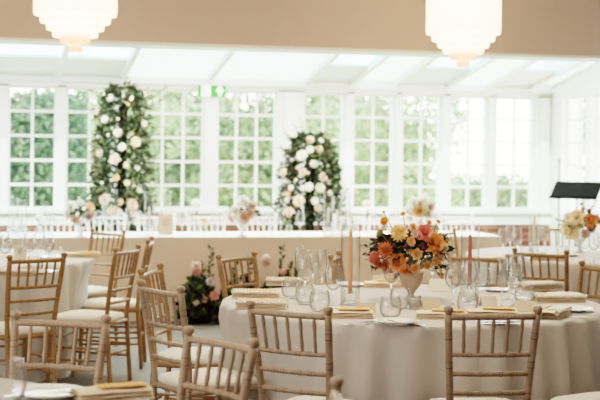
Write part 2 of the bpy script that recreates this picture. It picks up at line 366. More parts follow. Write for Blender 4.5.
# ------------------------------------------------------------------ outdoors
gz = -.1
b = MB(); b.box((6, 45, gz-.05), (110, 59, .1)); o = b.build('ground', LAWN, smooth=False); struct(o)
def tree_mesh(h, rx, z0, nleaf, L, core=.75):
    mb = MB()
    blobs = [(Vector((random.uniform(-.55,.55)*rx, random.uniform(-.5,.5)*rx, random.uniform(z0, h-.25*rx))), random.uniform(.4,.62)*rx) for _ in range(11)]
    for _ in range(nleaf):
        c, r = random.choice(blobs); d = rv(); p = c + Vector((d.x, d.y, d.z*.9))*r*random.uniform(core, 1.05)
        if p.z < .05: p.z = random.uniform(.05, .4)
        mb.leaf(p, (d + rv(.9)).normalized(), (d + rv(.5)), L*random.uniform(.7,1.4), L*.6, random.choice((0,0,1,2)))
    return mb
def hedge_mesh(w, h, t, nleaf, L):
    mb = MB()
    for _ in range(nleaf):
        f = random.random(); d = Vector((0, -1, .2)) if f < .75 else Vector((0, 0, 1))
        p = Vector((random.uniform(-w/2, w/2), -t/2 + random.uniform(-.06,.12), random.uniform(0, h))) if f < .75 else Vector((random.uniform(-w/2,w/2), random.uniform(-t/2,t/2), h+random.uniform(-.1,.12)))
        mb.leaf(p, (d+rv(1.1)).normalized(), d+rv(.6), L*random.uniform(.7,1.4), L*.6, random.choice((0,0,1,2)))
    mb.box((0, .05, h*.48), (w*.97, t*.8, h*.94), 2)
    return mb
tm = [tree_mesh(3.3, 1.45, .5, 4200, .15).mesh('foliage', TREEM), tree_mesh(3.2, 1.35, .4, 4200, .14).mesh('foliage', [TREEM[2], TREEM[0], TREEM[2]]), tree_mesh(3.35, 1.4, .4, 4200, .15).mesh('foliage', [TREEM[1], TREEM[0], TREEM[1]])]
b = MB(); b.tube([(0,0,0),(.03,.02,.7),(-.04,.03,1.5),(.05,0,2.3)], [.13,.11,.08,.04], 10); trunk = b.mesh('trunk', BARK)
trees = [(97, 22, 1, 'pale yellow-green bushy tree outside, behind the left flower pillar'), (250, 25.3, 0, 'green bushy tree outside, between the exit sign and right flower pillar'), (388, 22.5, 1, 'pale green tree outside, right of the right flower pillar'),
         (165, 29, 2, 'darker green tree outside, below and left of the exit sign'), (325, 29.5, 2, 'darker green tree outside, directly behind the right flower pillar'), (-75, 25, 0, 'green tree outside beyond the left edge of the windows')]
for u, d, k, lab in trees:
    q = atd(u, 200, d); t = thing('tree', lab, 'tree', (q.x, q.y, gz), random.uniform(0, 6), 'trees outside the windows'); link('foliage', tm[k], t); link('trunk', trunk, t)
q = atd(32, 200, 19); h = hedge_mesh(1.5, 2.3, .8, 3800, .09).build('hedge', TREED, None, (q.x, q.y, gz)); tag(h, 'tall dark green clipped hedge outside the leftmost windows', 'hedge')
q = atd(200, 200, 34); h = hedge_mesh(12.3, 2.6, 1.0, 7000, .17).build('hedge', [TREEM[1], TREEM[0], TREEM[1]], None, (q.x, q.y, gz)); tag(h, 'long tall hedge at the back of the garden, behind the trees', 'hedge')
q = atd(520, 200, 26); h = hedge_mesh(3.4, 1.1, .8, 3200, .12).build('hedge', TREEM, None, (q.x, q.y, gz)); tag(h, 'low light green hedge outside the overexposed right windows', 'hedge')
q = atd(628, 150, 21); h = tree_mesh(3.0, 1.2, .4, 2200, .15).build('shrub', TREED, None, (q.x, q.y, gz)); tag(h, 'dark green shrub outside the right-hand side windows', 'shrub')

# ------------------------------------------------------------------ chandeliers
def make_chandelier():
    t = thing('chandelier', '', 'chandelier')
    tiers = [(.285, .205, .62), (.24, .15, .25), (.195, .10, .20), (.152, .05, .16), (.097, -.003, .11), (.046, -.055, .06)]
    for i, (r, z0, ln) in enumerate(tiers):
        m = MB(); n = max(14, int(2*PI*r/.022))
        m.lathe([(r-.014, z0+.012), (r-.010, z0+ln)], 32, cap=False)
        for k in range(n):
            a = 2*PI*k/n; x, y = r*math.cos(a), r*math.sin(a)
            m.tube([(x, y, z0), (x, y, z0+.02), (x, y, z0+ln)], [.004, .009, .008], 6)
        m.build('fringe_tier', LAMPG if i < 4 else LAMPT, t)
    m = MB(); m.lathe([(.288, .62), (.295, .64), (.295, .85), (.05, .87), (.02, .89)], 32); m.build('crown', BRASS, t)
    m = MB(); m.tube([(0,0,.86), (0,0,1.09)], .008, 8); m.build('rod', BRASS, t)
    return t
CH = Proto(make_chandelier); CHL = []
ztip = None
for u, v, d, lab in ((75, 53, 9.5, 'lit tiered glass fringe chandelier on the left, above the left tables'), (463, 65, 10.6, 'lit tiered glass fringe chandelier on the right, above the orange bouquet')):
    q = atd(u, v, d); o = CH.put((q.x, q.y, 2.21+.055), 0, lab, 'tiered chandeliers'); CHL.append(o)

# ------------------------------------------------------------------ chairs
HC, WC = .90, .37        # height, post spacing at the top
def chair_factory(wood, kind):
    def make():
        t = thing('chiavari_chair', '', 'chair')
        def bp(x0, z):      # back post centre: splays out and leans back with height
            k = max(0, (z-.44)/(HC-.44)); xx = (.155 + .03*k)*x0
            return Vector((xx, -.19 - .075*k**1.3 + (.03*(1-z/.44) if z < .44 else 0)*-1, z))
        rings = (.12, .26, .40, .53, .66, .78)
        for s in (-1, 1):
            m = MB(); zs = sorted([0, .03, .2, .35, .44, .5, .6, .72, .83, .868] + [q for r in rings for q in (r-.008, r, r+.008)])
            rad = []
            for z in zs: rad.append(.0165 if any(abs(z-r) < .002 for r in rings) else (.012 if z == 0 else .0152))
            m.tube([bp(s, z) for z in zs], rad, 10)
            top = bp(s, .868); fin = MB()
            fin.lathe([(.0135, 0), (.013, .006), (.019, .012), (.0205, .022), (.017, .030), (.004, .034)], 10, T=Matrix.Translation(top))
            for r in rings:
                for e in (-.012, .012): m.tube([bp(s, r+e-.0013), bp(s, r+e+.0013)], .0159, 10, 1)
            po = m.build('back_post', [wood, RING], t); fin.build('finial', wood, po)
            m = MB(); zz = [0, .03, .118, .122, .126, .28, .284, .288, .39, .42]
            m.tube([(s*(.185 - .004*(1-z/.44)), .185 + .02*(1-z/.44), z) for z in zz], [.011, .013, .0145, .0165, .0145, .0155, .017, .0155, .016, .016], 10); m.build('leg', wood, t)
        def rail(nm, z, r=.0105, nring=2, dz=0):
            m = MB(); a, c = bp(-1, z), bp(1, z); pts, rad = [], []
            for i in range(13):
                k = i/12; p = a.lerp(c, k); p.y -= .018*math.sin(PI*k); p.z += dz*math.sin(PI*k); pts.append(p); rad.append(r)
            m.tube(pts, rad, 8)
            for k in ([.24, .38, .62, .76] if nring else []):
                i = int(k*12); p = pts[i].lerp(pts[i+1], k*12-i); dd = (pts[i+1]-pts[i]).normalized()
                m.tube([p-dd*.005, p, p+dd*.005], [r*.9, r*1.25, r*.9], 8); m.tube([p-dd*.0075, p-dd*.0055], r*1.03, 8, 1); m.tube([p+dd*.0055, p+dd*.0075], r*1.03, 8, 1)
            return m.build(nm, [wood, RING], t)
        rail('top_rail', .858, .0125, 0); rail('cross_rail', .702); rail('cross_rail', .622); rail('cross_rail', .542)
        for k in range(5):
            m = MB(); f = (k+1)/6; a = bp(-1, .702).lerp(bp(1, .702), f); c = bp(-1, .858).lerp(bp(1, .858), f)
            a.y -= .018*math.sin(PI*f); c.y -= .018*math.sin(PI*f)
            pts = [a.lerp(c, i/8) for i in range(9)]; m.tube(pts, [.0065, .0072, .009, .0072, .0072, .0072, .009, .0072, .0065], 8); m.build('spindle', wood, t)
        m = MB()
        for s in (-1, 1):
            m.tube([(s*.155, -.19, .405), (s*.19, .19, .405)], .016, 8)
        m.tube([(-.19, .19, .405), (.19, .19, .405)], .016, 8); m.tube([(-.155, -.19, .405), (.155, -.19, .405)], .016, 8)
        m.add([(-.155,-.19,.410),(.155,-.19,.410),(.19,.19,.410),(-.19,.19,.410),(-.155,-.19,.420),(.155,-.19,.420),(.19,.19,.420),(-.19,.19,.420)], [(3,2,1,0),(4,5,6,7),(0,1,5,4),(1,2,6,5),(2,3,7,6),(3,0,4,7)])
        m.build('seat_frame', wood, t)
        m = MB()                                                     # rounded square cushion
        prof = [(.0, .421), (.93, .421), (1.0, .430), (1.0, .446), (.94, .460), (.7, .468), (.35, .471), (0, .472)]
        vs, fs, seg = [], [], 32
        for r, z in prof:
            for k in range(seg):
                a = 2*PI*k/seg; cx_, sy_ = math.cos(a), math.sin(a); sq = 1/max(.001, (abs(cx_)**5+abs(sy_)**5)**.2)
                y = sy_*sq*r*.20; x = cx_*sq*r*(.188 + .10*y*.9); vs.append((x, y, z))
        for i in range(len(prof)-1):
            for k in range(seg): fs.append((i*seg+k, i*seg+(k+1) % seg, (i+1)*seg+(k+1) % seg, (i+1)*seg+k))
        m.add(vs, fs); m.v = [(x, y, z-.008) for x, y, z in m.v]; m.build('cushion', CUSH, t)
        def st(p, q):
            mm = MB(); mm.tube([p, Vector(p).lerp(Vector(q), .48), Vector(p).lerp(Vector(q), .5), Vector(p).lerp(Vector(q), .52), q], [.0085, .0085, .0115, .0085, .0085], 8); mm.build('stretcher', wood, t)
        for z in (.17, .25):
            for s in (-1, 1): st((s*.155, -.205, z), (s*.183, .195, z))
        st((-.182, .195, .21), (.182, .195, .21)); st((-.182, .195, .30), (.182, .195, .30)); st((-.155, -.20, .21), (.155, -.20, .21))
        return t
    return make
CW = Proto(chair_factory(WOOD, 'limed')); CG = Proto(chair_factory(WOODG, 'golden')); CWH = Proto(chair_factory(WOODBLOOM, 'white'))
def chair_at(proto, tx, ty, n, label, group, z=0):
    n = Vector((n[0], n[1])).normalized(); r = Vector((tx, ty)) + n*.265
    return proto.put((r.x, r.y, 0), math.atan2(-n.x, n.y), label, group)
def chair_posts(proto, a, c, label, group, flip=False):
    p, q = onz(*a, HC), onz(*c, HC); t = (q-p); n = Vector((-t.y, t.x)); 
    if flip: n = -n
    m = (p+q)/2; return chair_at(proto, m.x, m.y, n, label, group)
def chair_face(proto, u, v, target, label, group, tw=0, dd=None):
    m = onz(u, v, HC) if dd is None else atd(u, v, dd); n = Vector((target.x-m.x, target.y-m.y)); n.rotate(Matrix.Rotation(tw, 2)); return chair_at(proto, m.x, m.y, n, label, group)

T1 = cam2w(.585, 6.90); R1 = .965
TN = cam2w(-1.45, 3.62); RN = .95
T2 = cam2w(-2.40, 9.45); R2 = .93
T4 = cam2w(2.22, 10.45); R4 = .90
g1, g2, g3, g4 = 'chairs around the central round table', 'chairs around the near left table', 'chairs around the left table', 'chairs around the right rear table'
chair_posts(CW, (250, 301), (327, 307), 'limed wood chiavari chair, front left of the central table, back towards us', g1)
chair_posts(CW, (446, 306.5), (541, 306.5), 'limed wood chiavari chair, front right of the central table, largest back in view', g1)
c = cam2w(1.49, 5.58); chair_at(CW, c.x, c.y, T1-c, 'chair at bottom right corner with only its ivory seat in view', g1)
chair_posts(CG, (214, 255), (257, 251), 'golden wood chiavari chair at the far left of the central table, before the meadow flowers', g1, True)
chair_face(CG, 334, 252.5, T1, 'wooden chair standing edge-on behind the wine glasses, left of the peach candle', g1, 1.15)
chair_face(CG, 479, 253, T1, 'wooden chair seen just right of the dusty rose candle', g1, .12)
chair_face(CG, 540, 249, T4, 'golden wood chiavari chair between the central table and the right rear table', g4, -.22)
chair_face(CG, 606, 263, T1, 'wooden chair cut by the right edge of the photo', g1)
chair_face(CG, 150, 266, T1, 'wooden chair on the left of the central table, farther of the two edge-on backs', g1)
chair_face(CW, 159, 283, T1, 'wooden chair on the left of the central table, nearer of the two edge-on backs', g1, .12)
chair_posts(CW, (16, 311), (107, 315), 'limed wood chair at bottom left facing us across the near table', g2, True)
chair_posts(CW, (182, 325), (265, 340), 'limed wood chair with slanting top rail, low in front of the central table', g2, True)
c = onz(324, 388, HC); chair_at(CW, c.x+.02, c.y-.02, TN-c, 'chair showing only a post top at the bottom edge, centre left', g2)
chair_posts(CG, (10, 255), (65, 252.5), 'golden wood chair with its back to us at the left table', g3)
chair_posts(CG, (115, 248), (141, 244), 'wooden chair right of the left table, ivory seat facing left, nearest of that side', g3)
chair_face(CG, 151, 238, T2, 'edge-on wooden chair right of the left table, farther back', g3)
c = cam2w(-1.50, 10.55); chair_at(CG, c.x, c.y, T2-c, 'pale wooden chair on the far side of the left table, before the head table', g3)
chair_face(CG, 444, 229, T4, 'pale wooden chair left of the right rear table, beside the orange bouquet', g4)
chair_face(CG, 556, 225, T4, 'pinkish chair beyond the right rear table, before the brick wall', g4, .1)
YH0, YH1, XH0, XH1 = 11.93, 12.72, -.7, ony(501, 240, 11.93).x
labs = ['behind the left vases', 'before the left flower pillar', 'behind the menu stand', 'behind the chrysanthemum vase', 'right of the middle bouquet', 'right of the right flower pillar', 'behind the orange bouquet', 'nearest the right end']
for u, lb in zip((58, 106, 156, 206, 258, 352, 404, 456), labs):
    p = ony(u, 215, YH1+.52); chair_at(CWH, p.x, YH1+.52, (0, -1), 'bloom-whitened chiavari chair at the far side of head table, '+lb, 'bloom-whitened chairs behind the head table')

# ------------------------------------------------------------------ table linen
def seat_clearance(c, seg):
    blk = [9.0]*seg
    for o in C.objects:
        if o.name.split('.')[0] != 'chiavari_chair': continue
        if (Vector((o.location.x, o.location.y)) - Vector((c.x, c.y))).length > 2: continue
        ca, sa = math.cos(-o.rotation_euler.z), math.sin(-o.rotation_euler.z)
        for k in range(seg):
            a = 2*PI*k/seg
            for i in range(60, 125):
                rr = i*.01; x, y = c.x+rr*math.cos(a)-o.location.x, c.y+rr*math.sin(a)-o.location.y
                lx, ly = x*ca-y*sa, x*sa+y*ca
                if abs(lx) < .235 and abs(ly) < .245: blk[k] = min(blk[k], rr); break
    sm = blk
    for _ in range(2): sm = [min(sm[k], sm[k-1]+.014, sm[(k+1) % seg]+.014) for k in range(seg)]
    for _ in range(14): sm = [min(sm[k], sm[k-1]+.014, sm[(k+1) % seg]+.014) for k in range(seg)]
    return sm
def round_cloth(c, r, label, folds, seed, mat=CLOTH, H=.75):
    seg = 180; clr = seat_clearance(c, seg)
    rnd = random.Random(seed); m = MB(); seg = 180
    ph = [rnd.uniform(0, 6.28) for _ in range(4)]
    def skirt(a, k):
        k = k**.5
        f = .55*math.sin(folds*a + ph[0] + .8*math.sin(3*a+ph[1])) + .3*math.sin((folds*.5+2)*a*1 + ph[2]) + .2*math.sin((folds+7)*a+ph[3])
        return r + .012 + k*(.055 + .075*f)
    vs, fs = [(0, 0, H)], []
    rows = [(.5, 0), (.9, 0), (.985, 0)]
    prof = []
    for rr, _ in rows: prof.append([(r*rr*math.cos(2*PI*k/seg), r*rr*math.sin(2*PI*k/seg), H) for k in range(seg)])
    for k_, z in ((0, H-.004), (.03, H-.02), (.12, H-.07), (.3, H-.18), (.5, H-.33), (.72, H-.5), (.9, .1), (1.0, .001)):
        row = []
        for k in range(seg):
            rr = skirt(2*PI*k/seg, k_); w_ = min(1, max(0, (H-z)/(H-.5))); rr = min(rr, (1-w_)*rr + w_*clr[k]); row.append((rr*math.cos(2*PI*k/seg), rr*math.sin(2*PI*k/seg), z))
        prof.append(row)
    for ring in prof: vs += ring
    for k in range(seg): fs.append((0, 1+k, 1+(k+1) % seg))
    for i in range(len(prof)-1):
        for k in range(seg): fs.append((1+i*seg+k, 1+(i+1)*seg+k, 1+(i+1)*seg+(k+1) % seg, 1+i*seg+(k+1) % seg))
    m.add(vs, fs); o = m.build('tablecloth', mat, None, (c.x, c.y, 0)); return tag(o, label, 'tablecloth', 'round floor-length tablecloths')
round_cloth(T1, R1, 'off-white floor-length cloth on the central round table below the orange bouquet', 33, 3)
round_cloth(TN, RN, 'off-white cloth on the near round table in the bottom left corner', 30, 5)
round_cloth(T2, R2, 'off-white floor-length cloth on the round table at the left edge', 31, 8)
round_cloth(T4, R4, 'off-white cloth on the round table behind, at the right edge', 30, 11)
ZTB = .752
def rect_cloth():
    m = MB(); n = 140; H = .75; x0, x1, y0, y1 = XH0, XH1, YH0, YH1
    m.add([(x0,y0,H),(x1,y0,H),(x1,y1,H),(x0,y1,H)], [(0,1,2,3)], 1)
    def side(p, q, nx, ny, n):
        def fn(i, j):
            w = (.006 + .018*math.sin(i*n*.55+math.sin(i*9)*2))*j*1.0
            return (p[0]+(q[0]-p[0])*i + nx*(w+.012*j), p[1]+(q[1]-p[1])*i + ny*(w+.012*j), H*(1-j)+.001)
        m.quadpatch(fn, n, 6)
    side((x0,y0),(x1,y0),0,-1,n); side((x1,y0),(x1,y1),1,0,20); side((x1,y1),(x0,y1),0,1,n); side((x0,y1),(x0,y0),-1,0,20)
    return tag(m.build('tablecloth', [CLOTHSHADE, CLOTHLIT], smooth=True, auto=50), 'long pale cloth on the straight head table before the windows', 'tablecloth')
rect_cloth()

# ------------------------------------------------------------------ flowers
FM = {}
def fmesh(kind, col):
    key = (kind, col)
    if key in FM: return FM[key]
    m = MB(); rnd = random.Random(hash(kind) % 1000 if False else len(kind)*31+len(col))
    def pet(a, tilt, L, W, curl, r0=0, z0=0, cup=.25):
        def fn(i, j):
            x = (i-.5)*W*math.sin(PI*(.18+.72*j)); t = tilt + curl*j
            rr = r0 + L*j*math.cos(t) - cup*abs(i-.5)**2*L*1.2; z = z0 + L*j*math.sin(t) + cup*(abs(i-.5)**2)*L
            return (rr*math.cos(a) - x*math.sin(a), rr*math.sin(a) + x*math.cos(a), z)
        m.quadpatch(fn, 3, 3)
    if kind == 'rose':
        for n, tilt, L, W, r0, curl, z0 in ((4, 1.5, .55, .6, .06, .25, .22), (5, 1.3, .75, .85, .14, .0, .1), (6, 1.0, .9, 1.0, .2, -.35, .03), (7, .6, .95, 1.05, .22, -.6, 0)):
            for k in range(n): pet(2*PI*k/n + n*.7 + rnd.uniform(-.15,.15), tilt, L, W, curl, r0, z0)
        m.lathe([(.02, -.05), (.28, .05), (.3, .5), (.15, .72), (.01, .75)], 10)
    elif kind == 'dahlia':
        for ring, (n, tilt, L) in enumerate(((6, 1.35, .8), (9, 1.05, .92), (12, .7, 1.0), (14, .35, 1.0), (14, 0, .95), (12, -.35, .8))):
            for k in range(n): pet(2*PI*(k+.5*ring)/n, tilt, L, .34, .15, .08, .1, .1)
        m.lathe([(.02, -.4), (.45, -.2), (.5, .2), (.3, .5), (.01, .6)], 10)
    elif kind == 'open':
        for n, tilt, L in ((6, .35, 1.0), (5, .7, .8)):
            for k in range(n): pet(2*PI*k/n + n, tilt, L, .95, -.3, .08, 0)
        m.lathe([(.2, .05), (.26, .2), (.16, .32), (.01, .34)], 12, 1)
    elif kind == 'hydrangea':
        for _ in range(70):
            d = rv(); d.z = abs(d.z)*1.0 - .15; p = d*.85; a = d.cross(rv()).normalized(); c2 = d.cross(a)
            for k in range(4):
                e = a*math.cos(k*PI/2) + c2*math.sin(k*PI/2); m.leaf(p, e + d*.3, d, .26, .24)
        m.lathe([(.3, -.3), (.7, 0), (.6, .5), (.01, .75)], 10)
    elif kind == 'bud':
        m.lathe([(.05, -.5), (.5, -.25), (.62, .1), (.42, .5), (.1, .75), (.01, .78)], 10)
        for k in range(5): pet(2*PI*k/5, 1.2, .8, .6, .3, .35, -.3)
    elif kind == 'pod':
        m.lathe([(.05, -.6), (.6, -.4), (.9, .0), (.75, .45), (.3, .62), (.01, .65)], 12)
        for k in range(14): a = 2*PI*k/14; m.tube([(.8*math.cos(a), .8*math.sin(a), .1), (1.0*math.cos(a), 1.0*math.sin(a), .3)], .07, 5)
    mats = [petal(col)] + ([petal('peach' if col != 'white' else 'yellow')] if kind == 'open' else [])
    FM[key] = m.mesh('flower', mats); return FM[key]
NAMEF = {'rose': 'rose', 'dahlia': 'dahlia', 'open': 'anemone', 'hydrangea': 'hydrangea', 'bud': 'flower_bud', 'pod': 'seed_pod'}
def flower(kind, col, parent, loc, d, R, label=None):
    o = link(NAMEF[kind], fmesh(kind, col), parent, loc, rotto(d), R)
    if label is None: label = col + ' ' + NAMEF[kind].replace('_', ' ')
    o['label'] = label; return o
def pxoff(base, u, v, du0, dv0): pass

def pillar(u, vtop, v0, vb, halfw, Y, label, flist, seed, airy):
    random.seed(seed); q = ony(u, 190, Y); ztop = ony(u, vtop, Y).z
    t = thing('flower_pillar', label, 'flower pillar', (q.x, q.y, 0), 0, 'floral pillars before the windows')
    k = (Y/ray(u, 190).y)/F*1.0      # metres per pixel at that depth
    m = MB(); m.lathe([(.17, 0), (.17, .02), (.05, .03), (.05, ztop*.9), (.01, ztop*.92)], 14); m.build('stand', BLACK, t)
    m = MB(); hw = halfw*k
    def prof(z):
        f = z/ztop; return hw*(.91 + .09*math.sin(f*9+seed)) * (1 if f < .78 else max(.32, math.sqrt(max(0, 1-((f-.78)/.23)**2))))
    for i in range(5200):
        z = random.uniform(.04, ztop) ; a = random.uniform(0, 2*PI); r = prof(z)*random.uniform(.45, 1.0)
        p = Vector((r*math.cos(a), r*.8*math.sin(a), z)); d = Vector((math.cos(a), math.sin(a), random.uniform(-.5,.8)))
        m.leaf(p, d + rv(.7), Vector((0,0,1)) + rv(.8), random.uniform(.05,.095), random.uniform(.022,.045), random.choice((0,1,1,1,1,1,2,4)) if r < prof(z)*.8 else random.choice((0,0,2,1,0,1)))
    for i in range(26):                                   # loose sprigs breaking the outline
        z = random.uniform(.3, ztop*.97); a = random.uniform(0, 2*PI); r = prof(z); d = Vector((math.cos(a), .8*math.sin(a), random.uniform(.1, .9))).normalized(); p0 = Vector((r*.7*math.cos(a), r*.56*math.sin(a), z)); L = random.uniform(.12,.22)
        m.tube([p0, p0+d*L], .003, 4, 4)
        for j in range(9):
            p = p0 + d*L*(j+2)/10; m.leaf(p, d+rv(1), rv(), .05, .025, random.choice((0, 2, 3)))
    for (du, v, L) in airy:
        e = Vector((du*k, random.uniform(-.05, .05), ony(u, v, Y).z)); s0 = Vector((du*k*.35, 0, min(e.z, ztop)-.22)); m.tube([s0, s0.lerp(e, .5)+Vector((0,0,.04)), e], [.004,.003,.002], 4, 4)
        for j in range(L): 
            p = s0.lerp(e, .4+.6*j/L)+Vector((0,0,.03)); m.leaf(p, rv(), rv(), .035, .022, random.choice((2, 2, 0, 3)))
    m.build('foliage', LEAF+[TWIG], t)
    for uu, vv, px, kind, col in flist:
        w = ony(uu, vv, Y); x = w.x-q.x; z = w.z; r = max(prof(min(z, ztop*.98)), abs(x)+.02); y = -math.sqrt(max(.0001, r*r-x*x))*.82
        x2 = (ony(uu, vv, Y+y).x-q.x); z2 = ony(uu, vv, Y+y).z
        flower(kind, col, t, (x2, y, z2), (x2*1.0, y*1.3, .05), px*k*.88)
    return t
f1 = [(97,112,3.5,'rose','blush'),(105,119.5,4,'rose','white'),(110,98,3.5,'rose','white'),(118,133,5,'dahlia','white'),(122,147,4,'rose','white'),(132,134,2.6,'bud','peach'),(135.5,142,5.5,'rose','cream'),(144,123.5,4,'rose','white'),
      (115,159,5.5,'rose','blush'),(100,153,4,'rose','blush'),(122,146,3,'rose','white'),(116,178,3.6,'rose','peach'),(105,200,6,'rose','blush'),(127,183,3,'rose','cream'),(120,202,3.5,'rose','cream'),(132,205,6,'rose','blush'),(116,213,6,'rose','blush'),(111,211,4.5,'rose','cream'),
      (133,214,4,'rose','blush'),(128,104,3,'bud','peach'),(146,113,3,'rose','white'),(155,101,3.5,'rose','white'),(141,222,3,'rose','white'),(118,119,2.4,'bud','cream'),(137,168,3,'rose','white'),(108,135,2.5,'bud','white'),(126,165,3,'rose','cream'),(102,183,2.8,'bud','white'),(139,190,3,'rose','white')]
pillar(122, 86, 228, 228, 33, 14.05, 'tall dark green flower pillar with white and blush roses, left of the exit sign', f1, 4,
       [(18,94,16),(26,88,18),(34,90,16),(43,88,18),(46,96,14),(38,100,14),(-20,97,12),(10,86,12),(30,97,14)])
f2 = [(302,155.5,5.5,'rose','white'),(310,150,4,'rose','white'),(319,149,4,'rose','cream'),(314,164,4,'rose','white'),(303,172,4,'rose','blush'),(308,173,3,'bud','blush'),(323,177,4.5,'rose','blush'),(309,187,4.5,'rose','white'),(320,188,5,'rose','white'),(291,188,3,'rose','white'),
      (288,194,3,'rose','peach'),(287,200,3,'rose','white'),(299,201,6,'rose','cream'),(315,201,4,'rose','white'),(284,172,4,'rose','cream'),(303,188,3,'rose','white'),(292,160,3,'bud','lilac'),(318,208,4,'rose','blush'),(327,166,3,'bud','cream'),(296,180,3,'bud','cream'),(330,193,3,'rose','cream'),(310,140,4,'rose','cream'),(321,141,3,'rose','white'),(289,214,3.5,'rose','cream'),(297,168,2.5,'bud','peach'),(329,182,3,'rose','white')]
pillar(310, 134, 228, 228, 34, 13.95, 'shorter full flower pillar with white roses, right of the exit sign', f2, 9, [(-17,128,14),(-10,118,12),(-2,122,12),(14,130,12),(26,145,16),(34,170,16),(32,185,16),(20,136,12),(-26,150,12)])

def meadow(u, v, w, h, label, fl, seed, stalks=()):
    random.seed(seed); q = ony(u, v, YH0-.17); k = (q-EYEP).length/F; q.z = 0
    t = thing('ground_flowers', label, 'flower arrangement', (q.x, q.y, 0), 0, 'meadow arrangements before the head table'); m = MB()
    for _ in range(900):
        x, y = random.uniform(-w/2, w/2), random.uniform(-.11, .11); z = random.uniform(0.02, h)*(1-.6*abs(x/w*2)**2)
        d = Vector((x*1.5, -.4, .7))+rv(.8); m.leaf(Vector((x, y, z)), d, rv(), random.uniform(.05,.11), random.uniform(.02,.045), random.choice((0, 1, 1, 1, 2, 4)))
    for (uu, vv) in stalks:
        e = ony(uu, vv, q.y); e = Vector((e.x-q.x, 0, e.z)); m.tube([(e.x*.7, 0, 0), (e.x*.9, 0, e.z*.6), e], [.006, .005, .003], 5, 4)
        for j in range(26):
            p = Vector((e.x, 0, e.z*(.5+.5*j/26))); m.leaf(p, Vector((random.choice((-1,1)), 0, 1.2))+rv(.4), rv(), .05, .03, random.choice((0, 2, 2)))
    b_ = MB(); b_.lathe([(.0, 0), (.12, 0), (.14, .06), (.12, .07), (0, .07)], 16); b_.v = [(x*w*3.0, y*.8, z) for x, y, z in b_.v]; b_.build('tray', BLACK, t)
    m.build('foliage', LEAF+[STEMG], t)
    for uu, vv, px, kind, col in fl:
        p = ony(uu, vv, q.y-.1); flower(kind, col, t, (p.x-q.x, -.1, p.z), ((p.x-q.x)*.8, -1, .5), px*k*.8)
meadow(198, 316, .30, .40, 'low meadow flowers at head table foot, left of the golden chair', [(197,271,7,'hydrangea','pink'),(196,266,6.5,'rose','blush'),(196,303,4,'rose','white'),(205,300,4,'rose','blush'),(214,296,6,'rose','pink'),(203,295,2.6,'bud','pink'),(210,282,5,'rose','lilac'),(188,290,3,'bud','plum')], 3, [(211,246),(190,278),(203,262)])
meadow(243, 315, .42, .38, 'low meadow flowers at head table foot seen through the golden chair back', [(228,270,4,'rose','blush'),(241,284,5,'rose','lilac'),(252,278,4,'rose','blush'),(236,292,4,'bud','pink')], 5, [(235,262),(250,258)])
meadow(281, 314, .42, .38, 'low meadow flowers at head table foot between golden chair and wine glasses', [(266,259,7,'hydrangea','blush'),(266,263,5,'rose','pink'),(283,272,5,'hydrangea','pink'),(272,280,4,'rose','white'),(292,284,4,'rose','blush')], 6, [(282,246),(290,262),(297,268)])

def leafball(m, n, c, R, L, choice, squash=1.0, low=-.3):
    for _ in range(n):
        d = rv()
        if d.z < low: d.z = -d.z*.5
        if d.z > .35: d.z *= .5
        p = Vector(c) + Vector((d.x, d.y, d.z*squash))*R*random.uniform(.4, 1.0); m.leaf(p, d+rv(.7), rv(), L*random.uniform(.7, 1.4), L*.45, random.choice(choice))
def bouquet(u, vb, zt, label, vase, fl, seed, scale_h, spread, mats=None, big=.88, stems=(), sprigs=(), name='bouquet', cat='bouquet', leafc=(0,0,1,2), nleaf=320):
    """footed vase standing on a table at (u, vb) with flowers aimed at their places; fl holds (u, v, px, kind, colour)"""
    random.seed(seed); q = onz(u, vb, zt); depth = (q-EYEP).dot(FWD); k = depth/F
    t = thing(name, label, cat, (q.x, q.y, zt)); m = MB(); m.lathe(vase, 24, cap=False); m.build('vase', STONE if mats is None else mats, t)
    us = [f[0] for f in fl]; vs_ = [f[1] for f in fl]; uc, vc = (min(us)+max(us))/2, (min(vs_)+max(vs_))/2
    R = (max(us)-min(us))/2*k + .02; Rz = (max(vs_)-min(vs_))/2*k + .02
    cc = atd(uc, vc, depth) - Vector((q.x, q.y, zt)); pts = []
    fo = MB(); vt = vase[-1][1] if False else max(p[1] for p in vase)
    for uu, vv, px, kind, col in fl:
        x, z = (uu-uc)*k, -(vv-vc)*k; rr = 1-(x/R)**2-(z/Rz)**2
        dep = depth - math.sqrt(max(0, rr))*spread*R + (.25*R*random.uniform(-.5,.5) if rr < .25 else 0)
        w = atd(uu, vv, dep) - Vector((q.x, q.y, zt)); d = (w-cc); d = d.normalized() + Vector((0, 0, .35)) - FWD*.25
        flower(kind, col, t, w, d, px*k*big*(1.12 if px > 7.5 else .92))
        base = Vector((random.uniform(-.02,.02), random.uniform(-.02,.02), vt*.85)); fo.tube([base, base.lerp(w, .55)+Vector((0,0,.02)), w - d.normalized()*px*k*.3], .0028, 5, 4)
    leafball(fo, nleaf, cc*.8+Vector((0,0,vt*.2)), R*.97, .045, leafc, Rz/R*.9)
    for (uu, vv) in sprigs:
        w = atd(uu, vv, depth) - Vector((q.x, q.y, zt)); s0 = cc*.6+Vector((0,0,vt*.3)); fo.tube([s0, s0.lerp(w, .5)+Vector((0,0,.02)), w], [.003,.0025,.0015], 4, 4)
        for j in range(14): fo.leaf(s0.lerp(w, .45+.55*j/13)+Vector((0,0,.01)), rv()+(w-s0).normalized(), rv(), .028, .014, random.choice(leafc))
    fo.build('foliage', LEAF[:3]+[LEAFB, STEMG], t)
    return t
URN = [(.0, .0), (.042, 0), (.044, .008), (.02, .018), (.016, .032), (.024, .045), (.045, .07), (.058, .10), (.066, .14), (.061, .14), (.053, .10), (.04, .075), (0, .07)]
